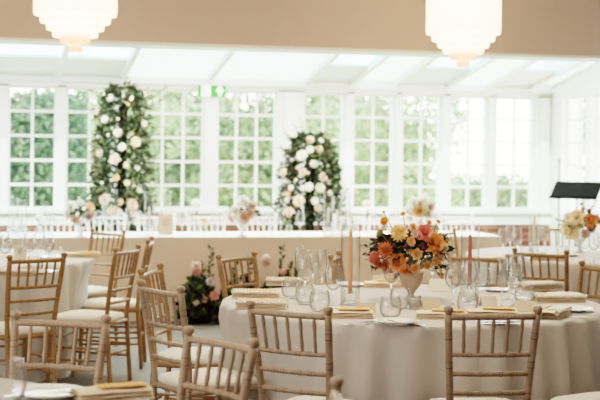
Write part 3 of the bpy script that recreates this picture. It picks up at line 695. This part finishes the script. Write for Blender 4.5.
fm = [(400,234,9.5,'dahlia','yellow'),(387,250,8.5,'dahlia','rust'),(377,258,8,'dahlia','coral'),(380,264,7,'dahlia','rust'),(398,262,9,'rose','orange'),(424,233,8.5,'rose','coral'),(434,243,10.5,'rose','orange'),(417,254,6.5,'rose','apricot'),
      (411,251,4,'bud','orange'),(411,241,5,'rose','peach'),(412,243,4,'rose','blush'),(444,247,6,'rose','cream'),(447,240,3,'bud','olive'),(438,222,3.2,'rose','marigold'),(429,223,4,'rose','peach'),(413,227,5,'rose','peach'),(415,234,4.5,'rose','blush'),
      (388,266,8,'rose','rust'),(415,268,6.5,'rose','peach'),(435,261,6,'rose','apricot'),(427,265,5,'rose','orange'),(405,270,6,'rose','orange'),(440,254,5,'rose','peach'),(380,247,3.5,'bud','plum'),(408,262,5,'bud','plum'),(424,247,5,'bud','plum'),(405,247,4.5,'bud','plum'),
      (385,222,6.5,'dahlia','marigold'),(384,212,3.2,'bud','orange'),(403,214,3.2,'rose','marigold'),(380,233,5.5,'pod','olive'),(441,258,5,'rose','blush'),(421,258,4,'bud','plum'),(394,245,4,'bud','plum')]
bouquet(411, 300, ZTB, 'vivid orange, coral and yellow bouquet in a taupe footed urn on the central table', [(r*1.0, z*1.05) for r, z in URN], fm, 21, 1, .9, None,
        sprigs=[(362,247),(365,256),(370,245),(368,262),(375,246),(440,275),(450,272),(396,278),(372,270),(445,268)], leafc=(0,1,1,3,3,1), nleaf=800)
fh1 = [(76,220,5,'open','blush'),(90,207,5,'open','peach'),(71,207,5.5,'rose','white'),(80,203,3.5,'rose','white'),(88,216,4.5,'rose','lilac'),(68,214,4,'rose','white'),(84,225,3.5,'bud','plum'),(79,198,2,'bud','white'),(92,215,3.5,'rose','blush')]
VASEH = [(0, 0), (.045, 0), (.045, .01), (.018, .02), (.015, .05), (.03, .07), (.05, .10), (.055, .125), (.049, .125), (.04, .1), (0, .08)]
bouquet(81, 237.3, ZTB, 'small footed head table bouquet with two open blush flowers, left of flower pillar', VASEH, fh1, 31, 1, .9, CHINA, 1.2, sprigs=[(72,193),(80,194),(66,218)], nleaf=160)
fh2 = [(244.5,217,6.5,'open','blush'),(243,201,5.5,'rose','white'),(235,211,5,'rose','white'),(252,206,5,'rose','blush'),(233,219,4.5,'rose','lilac'),(250,214,4.5,'rose','blush'),(247,204,4.5,'rose','white'),(230,213,3.5,'rose','white'),(256,216,3,'bud','white')]
bouquet(242, 237, ZTB, 'head table bouquet in tall footed vase with one pink flower, below the exit sign', VASEH, fh2, 32, 1, .9, CHINA, 1.2, sprigs=[(226,212),(258,206),(246,195)], nleaf=170)
fh3 = [(419,211,6,'rose','peach'),(414,203,6,'rose','white'),(424,200,6,'rose','white'),(430,207,5,'rose','blush'),(409,211,5,'rose','white'),(420,204,5,'rose','cream'),(428,214,5,'rose','white'),(411,218,4.5,'rose','blush')]
bouquet(420, 235.5, ZTB, 'white and peach head table bouquet rising behind the orange bouquet', VASEH, fh3, 33, 1, .9, CHINA, 1.2, sprigs=[(403,208),(436,204)], nleaf=140)
ft4 = [(577,217,7,'rose','cream'),(572,229,8.5,'rose','cream'),(590.5,220.5,6.5,'rose','orange'),(568,217,4.5,'rose','white'),(583,209,4,'bud','lilac'),(581,204,3,'bud','lilac'),(589,211,4,'bud','plum'),(592,229,6,'bud','plum'),(586,233,5,'rose','peach'),(588,226,4,'bud','plum'),(600,222,4,'rose','lilac'),(578,225,4,'rose','yellow')]
bouquet(579, 252.5, ZTB, 'cream and orange rose bouquet in white vase on the right rear table', [(r*1.1, z*1.15) for r, z in VASEH], ft4, 34, 1, .9, CHINA, 1.2, sprigs=[(557,221),(560,226),(595,203)], leafc=(0,1,1,3), nleaf=420)
def budvase(u, vb, zt, vtop, kind, col, px, label):
    q = onz(u, vb, zt); dep = (q-EYEP).dot(FWD); k = dep/F; h = (vb-vtop)*k
    t = thing('bud_vase', label, 'bud vase', (q.x, q.y, zt)); m = MB(); m.lathe([(.0,0),(.028,0),(.034,.03),(.024,.07),(.012,.095),(.014,.12)], 14, cap=False); m.build('vase', GLASS, t)
    m = MB(); m.tube([(0,0,.01),(.004,0,h*.5),(0,0,h)], .0035, 5)
    for j in range(5): m.leaf(Vector((0,0,h*.45+.02*j)), rv()+Vector((0,0,.6)), rv(), .06, .025)
    m.build('stem', STEMG, t); flower(kind, col, t, (0,0,h), (0,-.5,1), px*k)
budvase(39.5, 233, ZTB, 217, 'rose', 'white', 3.8, 'small bud vase with white rose at the left end of the head table')
budvase(195.5, 232, ZTB, 204, 'dahlia', 'white', 5, 'bud vase with tall white chrysanthemum left of the post below exit sign')
budvase(204.5, 234, ZTB, 222, 'open', 'peach', 4.5, 'bud vase with small peach flower below the exit sign')
budvase(289, 233, ZTB, 212, 'rose', 'blush', 5, 'bud vase with blush rose in front of the right flower pillar')
budvase(367, 233, ZTB, 205.5, 'dahlia', 'white', 5.5, 'bud vase with white dahlia between right flower pillar and orange bouquet')
budvase(352, 234, ZTB, 217, 'bud', 'peach', 3, 'bud vase with small peach bud behind the peach candle')

# ------------------------------------------------------------------ tableware
def glassproto(nm, cat, bowl, stem):
    def make():
        t = thing(nm, '', cat); m = MB(); m.lathe(bowl, 28, cap=False); m.build('bowl', GLASS, t)
        m = MB(); m.lathe(stem, 20); m.build('base' if nm == 'water_tumbler' else 'stem', CRYS, t)
        return t
    return Proto(make)
WINE = glassproto('wine_glass', 'wine glass', [(.002,.088),(.018,.092),(.034,.108),(.041,.132),(.040,.160),(.034,.198),(.031,.214),(.0305,.2155),(.0295,.2145),(.0325,.197),(.0385,.159),(.0392,.132),(.032,.1095),(.016,.094),(0,.0915)], [(.034,0),(.034,.002),(.012,.007),(.0045,.016),(.0038,.05),(.0045,.084),(.008,.0885)])
FLUTE = glassproto('champagne_flute', 'champagne glass', [(.002,.085),(.013,.095),(.0235,.12),(.026,.16),(.0235,.215),(.0203,.239),(.0199,.2405),(.019,.2395),(.0222,.214),(.0246,.16),(.022,.122),(.011,.098),(0,.095)], [(.03,0),(.03,.002),(.01,.006),(.0042,.015),(.0036,.05),(.0042,.083),(.006,.086)])
TUMB = glassproto('water_tumbler', 'tumbler', [(.034,.0005),(.046,.018),(.052,.045),(.049,.075),(.0432,.0975),(.0425,.099),(.0415,.098),(.0473,.074),(.0502,.045),(.0442,.02),(.033,.008),(0,.007)], [(.0,.0003),(.033,.0003),(.034,.002),(.0,.003)])
def glasses(P, lst, zt, cat):
    for u, v, lab in lst:
        q = onz(u, v, zt); P.put((q.x, q.y, zt), random.uniform(0, 6), lab, cat)
L1 = 'on the central table'
glasses(WINE, [(333,308.5,'large wine glass left of the peach candle on the central table'),(391,300,'wine glass just left of the bouquet urn on the central table'),(453,306,'wine glass left of the dusty rose candle on the central table'),
     (469,303,'wine glass directly in front of the dusty rose candle'),(513.5,306.5,'wine glass at front of the right-hand glass cluster'),(305,297,'wine glass with wide bowl, leftmost of the left glass cluster'),(313,289,'wine glass at the back of the left glass cluster'),(516,294,'wine glass farthest back in the right-hand glass cluster'),(432,287,'wine glass right of the bouquet urn behind a card')], ZTB, 'wine glasses on the central table')
glasses(FLUTE, [(322,294,'champagne flute in the left glass cluster beside the chair rail'),(501.5,307.5,'champagne flute leftmost of the right-hand glass cluster'),(508,300,'champagne flute at the rear of the right-hand glass cluster'),(447,290,'champagne flute behind the left of the dusty rose candle'),(299,287,'champagne flute farthest left on the central table')], ZTB, 'champagne flutes on the central table')
glasses(TUMB, [(390.5,318,'stemless water tumbler behind the front bread plate'),(467.5,313,'stemless tumbler below the dusty rose candle'),(319.5,311,'stemless tumbler behind the front left chair'),(291,298,'stemless tumbler beside the left folded napkins'),(524,303,'stemless tumbler right of the right-hand glass cluster'),(482,285.5,'small tumbler right of the dusty rose candle at the back'),(400,308,'stemless tumbler beside the small votive candle'),(305,304,'stemless tumbler in the middle of the left glass cluster')], ZTB, 'water tumblers on the central table')
ST2 = 'on the left table'
glasses(WINE, [(5,268,'wine glass at the left photo edge on the left table'),(29,266,'wine glass left of the stacked plates on the left table'),(39,262,'wine glass in the middle of the left table'),(48,266,'wine glass at the right of the left table'),(3,258,'wine glass at the back of the left table by the photo edge')], ZTB, 'wine glasses on the left table')
glasses(TUMB, [(35,272,'water tumbler at the front of the left table'),(55,262,'water tumbler at the right rear of the left table')], ZTB, 'tumblers on the left table')
glasses(WINE, [(503,257,'wine glass leftmost on the right rear table'),(510,252,'wine glass second from left on the right rear table'),(517,257,'wine glass third from left on the right rear table'),(545,253,'wine glass beside the white candle on the right rear table'),(584,261,'wine glass at front of the cream bouquet on the right rear table'),(594,262.5,'wine glass near the right photo edge on the right rear table'),(598,259,'wine glass behind another at the right photo edge')], ZTB, 'wine glasses on the right rear table')
glasses(TUMB, [(563,259,'water tumbler left of the cream bouquet vase'),(527,260,'water tumbler left of the white candle on the right rear table')], ZTB, 'tumblers on the right rear table')
hx = [(50,'left of the blush bouquet'),(99,'below the left flower pillar, leftmost of its glasses'),(109,'below the left flower pillar, second of its glasses'),(120,'below the left flower pillar, third of its glasses'),(138,'at the right foot of the left flower pillar'),(182,'right of the menu stand'),(215,'left of the middle bouquet'),(223,'closely left of the middle bouquet'),(263,'right of the middle bouquet'),(272,'left of the blush bud vase'),(300,'in front of the right flower pillar'),(380,'left of the tall orange stems'),(392,'behind the tall orange stems'),(440,'right of the white and peach bouquet')]
glasses(WINE, [(u, 234.5+(i % 3)*.7, 'head table wine glass '+lb) for i, (u, lb) in enumerate(hx)], ZTB, 'wine glasses on the head table')
glasses(FLUTE, [(105,234,'champagne flute below the left flower pillar'),(128,235,'champagne flute at the middle foot of left flower pillar'),(190,235,'champagne flute beside the white chrysanthemum vase'),(281,235,'champagne flute close left of the blush bud vase'),(374,235,'champagne flute right of the white dahlia vase')], ZTB, 'flutes on the head table')
q = onz(5, 404, ZTB); o = TUMB.put((q.x, q.y, ZTB), 0, 'large blurred tumbler in the bottom left corner', None); o.scale = (1.25, 1.25, 1.35)

def hurricane(u, vb, zt, h, r, wax, ctop, label, clabel, cr_=.0115):
    q = onz(u, vb, zt); t = thing('hurricane_vase', label, 'glass vase', (q.x, q.y, zt)); m = MB()
    m.lathe([(0, .0), (r, 0), (r, h*.5), (r, h-.004), (r+.0012, h), (r-.0012, h+.0005)], 32, cap=False); m.build('glass_cylinder', GLASS, t)
    m = MB(); m.lathe([(0, .001), (r-.001, .001), (r-.001, .011), (0, .011)], 28, cap=False); m.build('thick_base', CRYS, t)
    tt = thing('taper_candle', clabel, 'candle', (q.x, q.y, zt+.0125)); 
    m = MB(); hb = .06; m.lathe([(0,0),(.034,0),(.034,hb),(.014,hb),(.014,hb-.02)], 20, cap=False); m.build('candle_holder', GLASS, tt)
    m = MB(); m.lathe([(cr_, hb-.02), (cr_, ctop*.5), (cr_*.8, ctop-.01), (cr_*.3, ctop)], 14); wo = m.build('candle_wax', wax, tt)
    m = MB(); m.tube([(0,0,ctop-.001),(.001,0,ctop+.012)], .0012, 5); m.build('wick', BLACK, wo)
hurricane(350, 304, ZTB, .405, .049, PEACHW, .365, 'tall clear glass cylinder around the peach candle on the central table', 'peach taper candle inside the tall glass left of the orange bouquet')
hurricane(469.5, 299, ZTB, .40, .049, ROSEW, .33, 'tall clear glass cylinder around the dusty rose candle on the central table', 'dusty rose taper candle inside the tall glass right of the orange bouquet')
for u, v, h, lb in ((13, 235, .33, 'leftmost at the left end'), (21.5, 236, .32, 'second at the left end'), (149, 236, .40, 'right of the left flower pillar'), (166, 234.2, .40, 'behind the menu stand'), (328, 236, .41, 'right of the right flower pillar, left one'), (337, 235, .36, 'right of the right flower pillar, middle one'), (345.5, 236.5, .41, 'right of the right flower pillar, right one')):
    hurricane(u, v, ZTB, h, .045, IVORYW, h*.62, 'head table glass cylinder, '+lb, 'ivory candle in the head table glass cylinder, '+lb)
hurricane(534, 252, ZTB, .30, .04, IVORYW, .27, 'clear glass cylinder around a white candle on the right rear table', 'white candle inside a glass cylinder on the right rear table')
q = onz(415, 309, ZTB); t = thing('votive_candle', 'small ivory votive candle in clear glass in front of the bouquet urn', 'candle', (q.x, q.y, ZTB))
m = MB(); m.lathe([(0,0),(.029,0),(.031,.065),(.029,.065),(.027,.006),(0,.006)], 18, cap=False); m.build('glass_cup', GLASS, t)
m = MB(); m.lathe([(0,.007),(.026,.007),(.026,.05),(.02,.052),(0,.05)], 16, cap=False); wo = m.build('candle_wax', IVORYW, t); m = MB(); m.tube([(0,0,.05),(0,0,.06)], .0012, 5); m.build('wick', BLACK, wo)

def plate_make():
    t = thing('bread_plate', '', 'plate'); m = MB(); m.lathe([(0,.002),(.058,.002),(.064,.006),(.095,.014),(.099,.016),(.099,.0185),(.094,.018),(.064,.010),(.056,.006),(0,.006)], 36, cap=False); m.build('plate', CHINA, t); 
    return t
def plate_mesh():
    m = MB(); m.lathe([(0,0),(.058,0),(.064,.005),(.095,.014),(.099,.016),(.099,.0185),(.094,.018),(.064,.010),(.056,.006),(0,.006)], 36, cap=False); return m.mesh('bread_plate', CHINA)
PM = plate_mesh()
def plate(u, v, zt, label, group, s=1.0):
    q = onz(u, v, zt); o = link('bread_plate', PM, None, (q.x, q.y, zt), None, s); return tag(o, label, 'plate', group)
def blade(kind):
    m = MB(); th = .0016
    def strip(pts):      # pts: (x, halfwidth, z)
        vs, fs = [], []
        for x, w, z in pts: vs += [(x,-w,z),(x,w,z),(x,w,z+th),(x,-w,z+th)]
        for i in range(len(pts)-1):
            for a in range(4): fs.append((i*4+a, i*4+(a+1) % 4, (i+1)*4+(a+1) % 4, (i+1)*4+a))
        fs += [(3,2,1,0), tuple((len(pts)-1)*4+a for a in range(4))]; m.add(vs, fs)
    if kind == 'knife': strip([(-.10,.008,.001),(-.09,.0095,.001),(-.02,.006,.002),(.01,.0055,.002),(.02,.0085,.001),(.08,.0095,.001),(.105,.004,.001)])
    elif kind == 'fork':
        strip([(-.10,.008,.001),(-.09,.0095,.001),(-.02,.004,.003),(.03,.004,.004),(.045,.011,.003),(.055,.0115,.003)])
        for y in (-.0095,-.0032,.0032,.0095): m.box((.075, y, .004), (.042, .0028, th))
    else: strip([(-.09,.008,.001),(-.08,.009,.001),(-.01,.004,.003),(.03,.004,.004),(.045,.014,.002),(.065,.019,.001),(.085,.014,.002),(.095,.004,.004)])
    return m.mesh(kind, STEEL, False)
CUT = {k: blade(k) for k in ('knife', 'fork', 'spoon')}
def cutlery(kind, u, v, zt, ang, label, group='cutlery on the central table'):
    q = onz(u, v, zt); o = link('butter_knife' if kind == 'knife' else kind, CUT[kind], None, (q.x, q.y, zt), (0, 0, ang)); return tag(o, label, kind, group)
def napkin_make(L, W, frill):
    def make():
        t = thing('napkin', '', 'napkin'); m = MB()
        for i in range(3):
            z = .012*i
            def fn(a, b_, z=z, i=i): return ((a-.5)*L*(1-.02*i), (b_-.5)*W*(1-.05*i), z + .0105*math.sin(PI*min(1, max(0, b_)))**.35 + .002*math.sin(a*9+i*2))
            m.quadpatch(fn, 14, 8)
            m.quadpatch(lambda a, b_, z=z, i=i: ((a-.5)*L*(1-.02*i), (.5-b_)*W*(1-.05*i), z+.001), 1, 1)
        m.build('folded_linen', NAPK, t)
        if frill:
            for sd in (-1, 1):
                m = MB(); n = 60
                m.quadpatch(lambda a, b_, sd=sd: ((a-.5)*L, sd*W*.42 + .011*math.cos(PI*b_*2)*(.75+.25*math.cos(a*30*PI)), .033 + .0105*math.sin(PI*b_*2)*(.7+.3*math.cos(a*30*PI))), n, 8)
                m.build('scalloped_edge', NAPW, t)
        m = MB()
        m.box((L*.12, -W*.1, .040), (L*.62, W*.5, .003)); m.build('menu_card', PEACH if frill != 2 else CARD, t, smooth=False)
        return t
    return make
NF = Proto(napkin_make(.25, .12, 1)); NP = Proto(napkin_make(.24, .12, 0)); NC = Proto(napkin_make(.27, .12, 2))
def nap(P, u, v, zt, ang, label, group='folded napkins'):
    q = onz(u, v, zt); return P.put((q.x, q.y, zt), ang, label, group)
A0 = -TH
nap(NP, 347, 317, ZTB, A0+.12, 'folded tan napkin topped with an orange card, before the peach candle')
nap(NP, 442, 318, ZTB, A0-.2, 'folded tan napkin left of the front right chair back')
nap(NC, 553, 316.5, ZTB, A0+1.15, 'cream scalloped napkin at the right front edge of the central table')
nap(NC, 558, 301.5, ZTB, A0+.15, 'long cream scalloped napkin at the right end of the central table')
nap(NC, 538, 289, ZTB, A0+.45, 'cream folded napkin right of the right-hand glass cluster')
nap(NF, 256, 297.5, ZTB, A0-.02, 'scalloped napkin with orange card, rear one at the left edge of the central table')
nap(NF, 262, 308, ZTB, A0-.08, 'scalloped napkin with orange card, front one at the left edge of the central table')
nap(NF, 288, 285, ZTB, A0, 'scalloped napkin at the far left of the central table, before the flowers')
nap(NP, 384, 287, ZTB, A0, 'tan folded napkin at the back of the central table, left of the bouquet urn')
nap(NP, 492, 316, ZTB, A0-.1, 'tan folded napkin behind the front right chair back')
nap(NP, 84, 257, ZTB, A0+.1, 'tan napkin at the right edge of the left table')
nap(NC, 12, 276, ZTB, A0, 'cream napkin at the front of the left table by the photo edge')
nap(NP, 548, 260, ZTB, A0, 'tan napkin on the right rear table beside the white candle')
nap(NP, 500, 263, ZTB, A0, 'tan napkin at the left of the right rear table')
q = onz(111, 398, ZTB); NP.put((q.x, q.y, ZTB), A0+.45, 'large blurred cream napkin at the bottom edge on the near table', None)
pg = 'bread plates on the central table'
plate(396, 324, ZTB, 'white bread plate at the front edge of the central table with cutlery on it', pg)
plate(498, 323, ZTB, 'white bread plate seen through the front right chair spindles', pg)
plate(573, 311, ZTB, 'white bread plate at the right edge of the central table', pg, 1.0)
plate(564, 297, ZTB, 'white bread plate behind the long cream napkin at the right', pg)
plate(495, 291, ZTB, 'white bread plate at the back left of the right-hand glasses', pg, .8)
plate(352, 286, ZTB, 'white bread plate behind the peach candle', pg, .9)
plate(40, 274, ZTB, 'white plate at the front of the left table', 'plates on the left table', 1.1); plate(52, 259, ZTB, 'white plate at the rear of the left table', 'plates on the left table', 1.1)
plate(567, 256, ZTB, 'white plate on the right rear table before the cream bouquet', 'plates on the right rear table', 1.1)
q = onz(49, 397, ZTB); o = link('dinner_plate', PM, None, (q.x, q.y, ZTB), None, 1.15); tag(o, 'blurred white plate at the bottom left on the near table', 'plate')
cutlery('knife', 46, 392, ZTB+.022, A0+.55, 'blurred knife lying across the bottom left plate', None); cutlery('fork', 36, 394, ZTB+.022, A0+.6, 'blurred fork lying across the bottom left plate', None)
zp = ZTB+.019
cutlery('knife', 397, 323, zp, A0+1.9, 'knife lying on the front bread plate'); cutlery('fork', 416, 325, ZTB, A0+2.1, 'fork right of the front bread plate'); cutlery('spoon', 425, 326, ZTB, A0+2.2, 'spoon right of the front bread plate')
cutlery('knife', 366, 322, ZTB, A0+.55, 'knife left of the front bread plate, right one'); cutlery('fork', 359, 324, ZTB, A0+.55, 'fork left of the front bread plate')
cutlery('fork', 494, 322, zp, A0+.1, 'fork on the plate behind the front right chair'); cutlery('knife', 501, 324, zp, A0+.05, 'knife on the plate behind the front right chair')
cutlery('spoon', 527, 298, ZTB, A0-.5, 'spoon beside the right-hand glass cluster'); cutlery('knife', 533, 299, ZTB, A0-.6, 'knife beside the right-hand glass cluster'); cutlery('knife', 572, 310.5, zp, A0+.1, 'knife on the plate at the right edge of the central table')
cutlery('spoon', 348, 309, ZTB, A0+2.6, 'spoon before the peach candle'); cutlery('spoon', 482, 305, ZTB, A0+2.7, 'spoon beside the right tent card'); cutlery('fork', 308, 316, ZTB, A0+.4, 'fork behind the front left chair'); cutlery('knife', 315, 317, ZTB, A0+.4, 'knife behind the front left chair')
cutlery('knife', 566, 317.5, ZTB, A0+.1, 'knife before the right edge plate'); cutlery('spoon', 491, 290, zp*1, A0+2.9, 'spoon on the rear plate left of right-hand glasses')
def tent(w, h, mat):
    m = MB(); a = h*.42; vs = [(-w/2,-a,0),(w/2,-a,0),(w/2,0,h),(-w/2,0,h),(-w/2,a,0),(w/2,a,0)]
    m.add(vs, [(0,1,2,3),(3,2,5,4)]); return m.mesh('place_card', mat, False)
TC, TK = tent(.09, .05, CARD), tent(.09, .05, CARDT)
for u, v, me, ry, lab in ((366, 313, TK, 0, 'kraft tent card right of the peach candle'), (431, 309, TK, .1, 'kraft tent card right of the votive candle'), (488, 306, TC, .4, 'pale tent card left of the right-hand glass cluster'), (440, 291, TC, -.1, 'pale tent card standing behind, right of the bouquet urn'), (524, 311, TK, -.2, 'kraft tent card right of the right-hand glasses'), (380, 284, TK, .2, 'kraft tent card at the far side of the central table')):
    q = onz(u, v, ZTB); o = link('place_card', me, None, (q.x, q.y, ZTB), (0, 0, A0+ry), 1.35 if u == 440 else 1.0); tag(o, lab, 'place card', 'tent cards on the central table')
# menu stand on the head table and table number on the left table
def stand(u, v, zt, w, h, label, mat):
    q = onz(u, v, zt); t = thing('card_stand', label, 'sign', (q.x, q.y, zt), A0)
    m = MB(); m.box((0, 0, .006), (w, .05, .012)); m.build('base', GLASS, t, smooth=False)
    m = MB(); m.box((0, 0, .012+h/2), (w, .004, h)); co = m.build('card', mat, t, smooth=False)
    m = MB()
    for j, (f, ww) in enumerate(((.74,.45),(.60,.55),(.5,.4),(.36,.2))):
        n = int(ww*w/.012)
        for i in range(n): m.box(((i-(n-1)/2)*.012, -.003, .012+h*f), (.007, .001, .008+.004*((i*7+j) % 3)))
    m.build('handwriting', INK, co, smooth=False)
stand(165.5, 237.3, ZTB, .135, .18, 'blush menu card stand with blurred lettering on the head table', pbr('blush_card', (.86, .66, .55), .7, .02, trans=.3))
stand(20, 263, ZTB, .085, .11, 'small table card stand on the left table', CARD)

# ------------------------------------------------------------------ music and microphone stands
q = atd(576, 190, 13.2)
t = thing('music_stand', 'black music stand with tilted desk by the right-hand windows', 'music stand', (q.x, q.y, 0), A0-.62)
zc = q.z
m = MB(); T = Matrix.Translation((0, 0, zc)) @ Matrix.Rotation(.82, 4, 'X')
vs = [(-.24,-.10,0),(.165,-.10,0),(.26,.14,0),(-.145,.14,0)]; vs = [(x+(-.0), y, z) for x, y, z in vs]
vs = [(-.25,-.115,0),(.25,-.115,0),(.25,.115,0),(-.25,.115,0)]
m.add(vs+[(x,y,-.006) for x,y,z in vs], [(0,1,2,3),(7,6,5,4),(0,4,5,1),(1,5,6,2),(2,6,7,3),(3,7,4,0)], T=T); m.box((0,-.118,.014),(.5,.006,.034), T=T); m.build('desk', BLACK, t, smooth=False)
m = MB(); m.tube([(0,.02,.10),(0,.02,.6)], .014, 10); m.tube([(0,.02,.6),(0,.02,zc-.01)], .010, 10); m.lathe([(.02,.58),(.022,.6),(.02,.63)], 10, T=Matrix.Translation((0,.02,0))); m.build('pole', BLACK, t)
for k in range(3):
    a = 2*PI*k/3+.4; m = MB(); m.tube([(0,.02,.22),(.14*math.cos(a),.02+.14*math.sin(a),.12),(.27*math.cos(a),.02+.27*math.sin(a),.009)], .008, 8); m.build('leg', BLACK, t)
q = atd(559, 200, 14.2)
t = thing('microphone_stand', 'thin dark microphone stand left of the music stand', 'microphone stand', (q.x, q.y, 0)); zm = atd(559, 166, 14.2).z
DG = pbr('dark_green_metal', (.03, .06, .05), .4)
m = MB(); m.tube([(0,0,.02),(0,0,zm)], .010, 8); m.build('pole', DG, t); m = MB(); m.lathe([(.13,0),(.13,.012),(.03,.03),(.012,.06)], 20); m.build('base', DG, t)
m = MB(); m.lathe([(.012,-.06),(.016,-.02),(.024,.005),(.026,.03),(.018,.05),(.002,.056)], 14, T=Matrix.Translation((0,0,zm+.05))); m.build('microphone', pbr('grey_mesh', (.35,.35,.33), .4, metal=.6), t)

# ------------------------------------------------------------------ light
w = bpy.data.worlds.new('world'); bpy.context.scene.world = w; w.use_nodes = True; n = w.node_tree.nodes; l = w.node_tree.links; n.clear()
out = N(n, 'ShaderNodeOutputWorld'); bg = N(n, 'ShaderNodeBackground'); tc = N(n, 'ShaderNodeTexCoord'); sx = N(n, 'ShaderNodeSeparateXYZ'); rp = N(n, 'ShaderNodeValToRGB')
l.new(tc.outputs['Generated'], sx.inputs[0]); l.new(sx.outputs['Z'], rp.inputs[0]); l.new(rp.outputs[0], bg.inputs['Color']); l.new(bg.outputs[0], out.inputs[0])
e = rp.color_ramp.elements; e[0].position = 0; e[0].color = (1, .95, .80, 1); e[1].position = .12; e[1].color = (.40, .66, .82, 1); k = e.new(.045); k.color = (.97, .96, .85, 1)
bg.inputs['Strength'].default_value = 11
def lamp(nm, kind, loc, en, col, rot=None, size=None, **kw):
    d = bpy.data.lights.new(nm, kind); d.energy = en; d.color = col
    if size is not None:
        if kind == 'AREA': d.shape = 'RECTANGLE'; d.size, d.size_y = size
        elif kind == 'SUN': d.angle = size
        else: d.shadow_soft_size = size
    o = bpy.data.objects.new(nm, d); C.objects.link(o); o.location = loc
    if rot: o.rotation_euler = rot
    return o
lamp('sun', 'SUN', (0, 0, 20), 8.0, (1, .90, .74), (math.radians(42), math.radians(-18), 0), math.radians(2))
lamp('ceiling_fill_front', 'AREA', (.5, 4.0, 3.25), 46, (1, .83, .68), (0, 0, 0), (5, 4))  # added fill that lifts the dim foreground, no visible fitting
lamp('ceiling_fill_back', 'AREA', (1.5, 8.6, 3.25), 42, (1, .80, .62), (0, 0, 0), (6, 3))  # added fill for the rear of the room, no visible fitting
lamp('side_fill', 'AREA', (-3.3, 3.5, 1.7), 62, (.97, .97, 1), (0, math.radians(-90), 0), (1.7, 5))  # added fill that shades the cloth folds; this wall has no window
lamp('conservatory_fill', 'AREA', (3.0, 13.0, 2.45), 230, (1, .93, .80), (0, 0, 0), (6, 1.2))  # added fill under the roof, brightens the conservatory beyond what the sky gives
def spot(nm, x, y, en):
    d = bpy.data.lights.new(nm, 'SPOT'); d.energy = en; d.color = (1, .86, .70); d.spot_size = math.radians(62); d.spot_blend = .7; d.shadow_soft_size = .12
    o = bpy.data.objects.new(nm, d); C.objects.link(o); o.location = (x, y, 3.25)
spot('table_spot_fill', T1.x, T1.y, 150); spot('left_spot_fill', T2.x, T2.y, 110); spot('right_spot_fill', T4.x, T4.y, 110)  # added spots that brighten the tabletops, no visible fittings
for o in CHL: lamp('chandelier_bulb', 'POINT', (o.location.x, o.location.y, o.location.z+.45), 36, (1, .70, .42), None, .1)

sc = bpy.context.scene
sc.view_settings.view_transform = 'Filmic'; sc.view_settings.look = 'Medium High Contrast'; sc.view_settings.exposure = .8; sc.view_settings.use_white_balance = True; sc.view_settings.white_balance_temperature = 7350; sc.view_settings.white_balance_tint = 8; sc.view_settings.gamma = 1.0
sc.cycles.use_denoising = True; sc.cycles.max_bounces = 10; sc.cycles.transparent_max_bounces = 32; sc.cycles.caustics_reflective = False; sc.cycles.caustics_refractive = False
sc.cycles.sample_clamp_indirect = 6
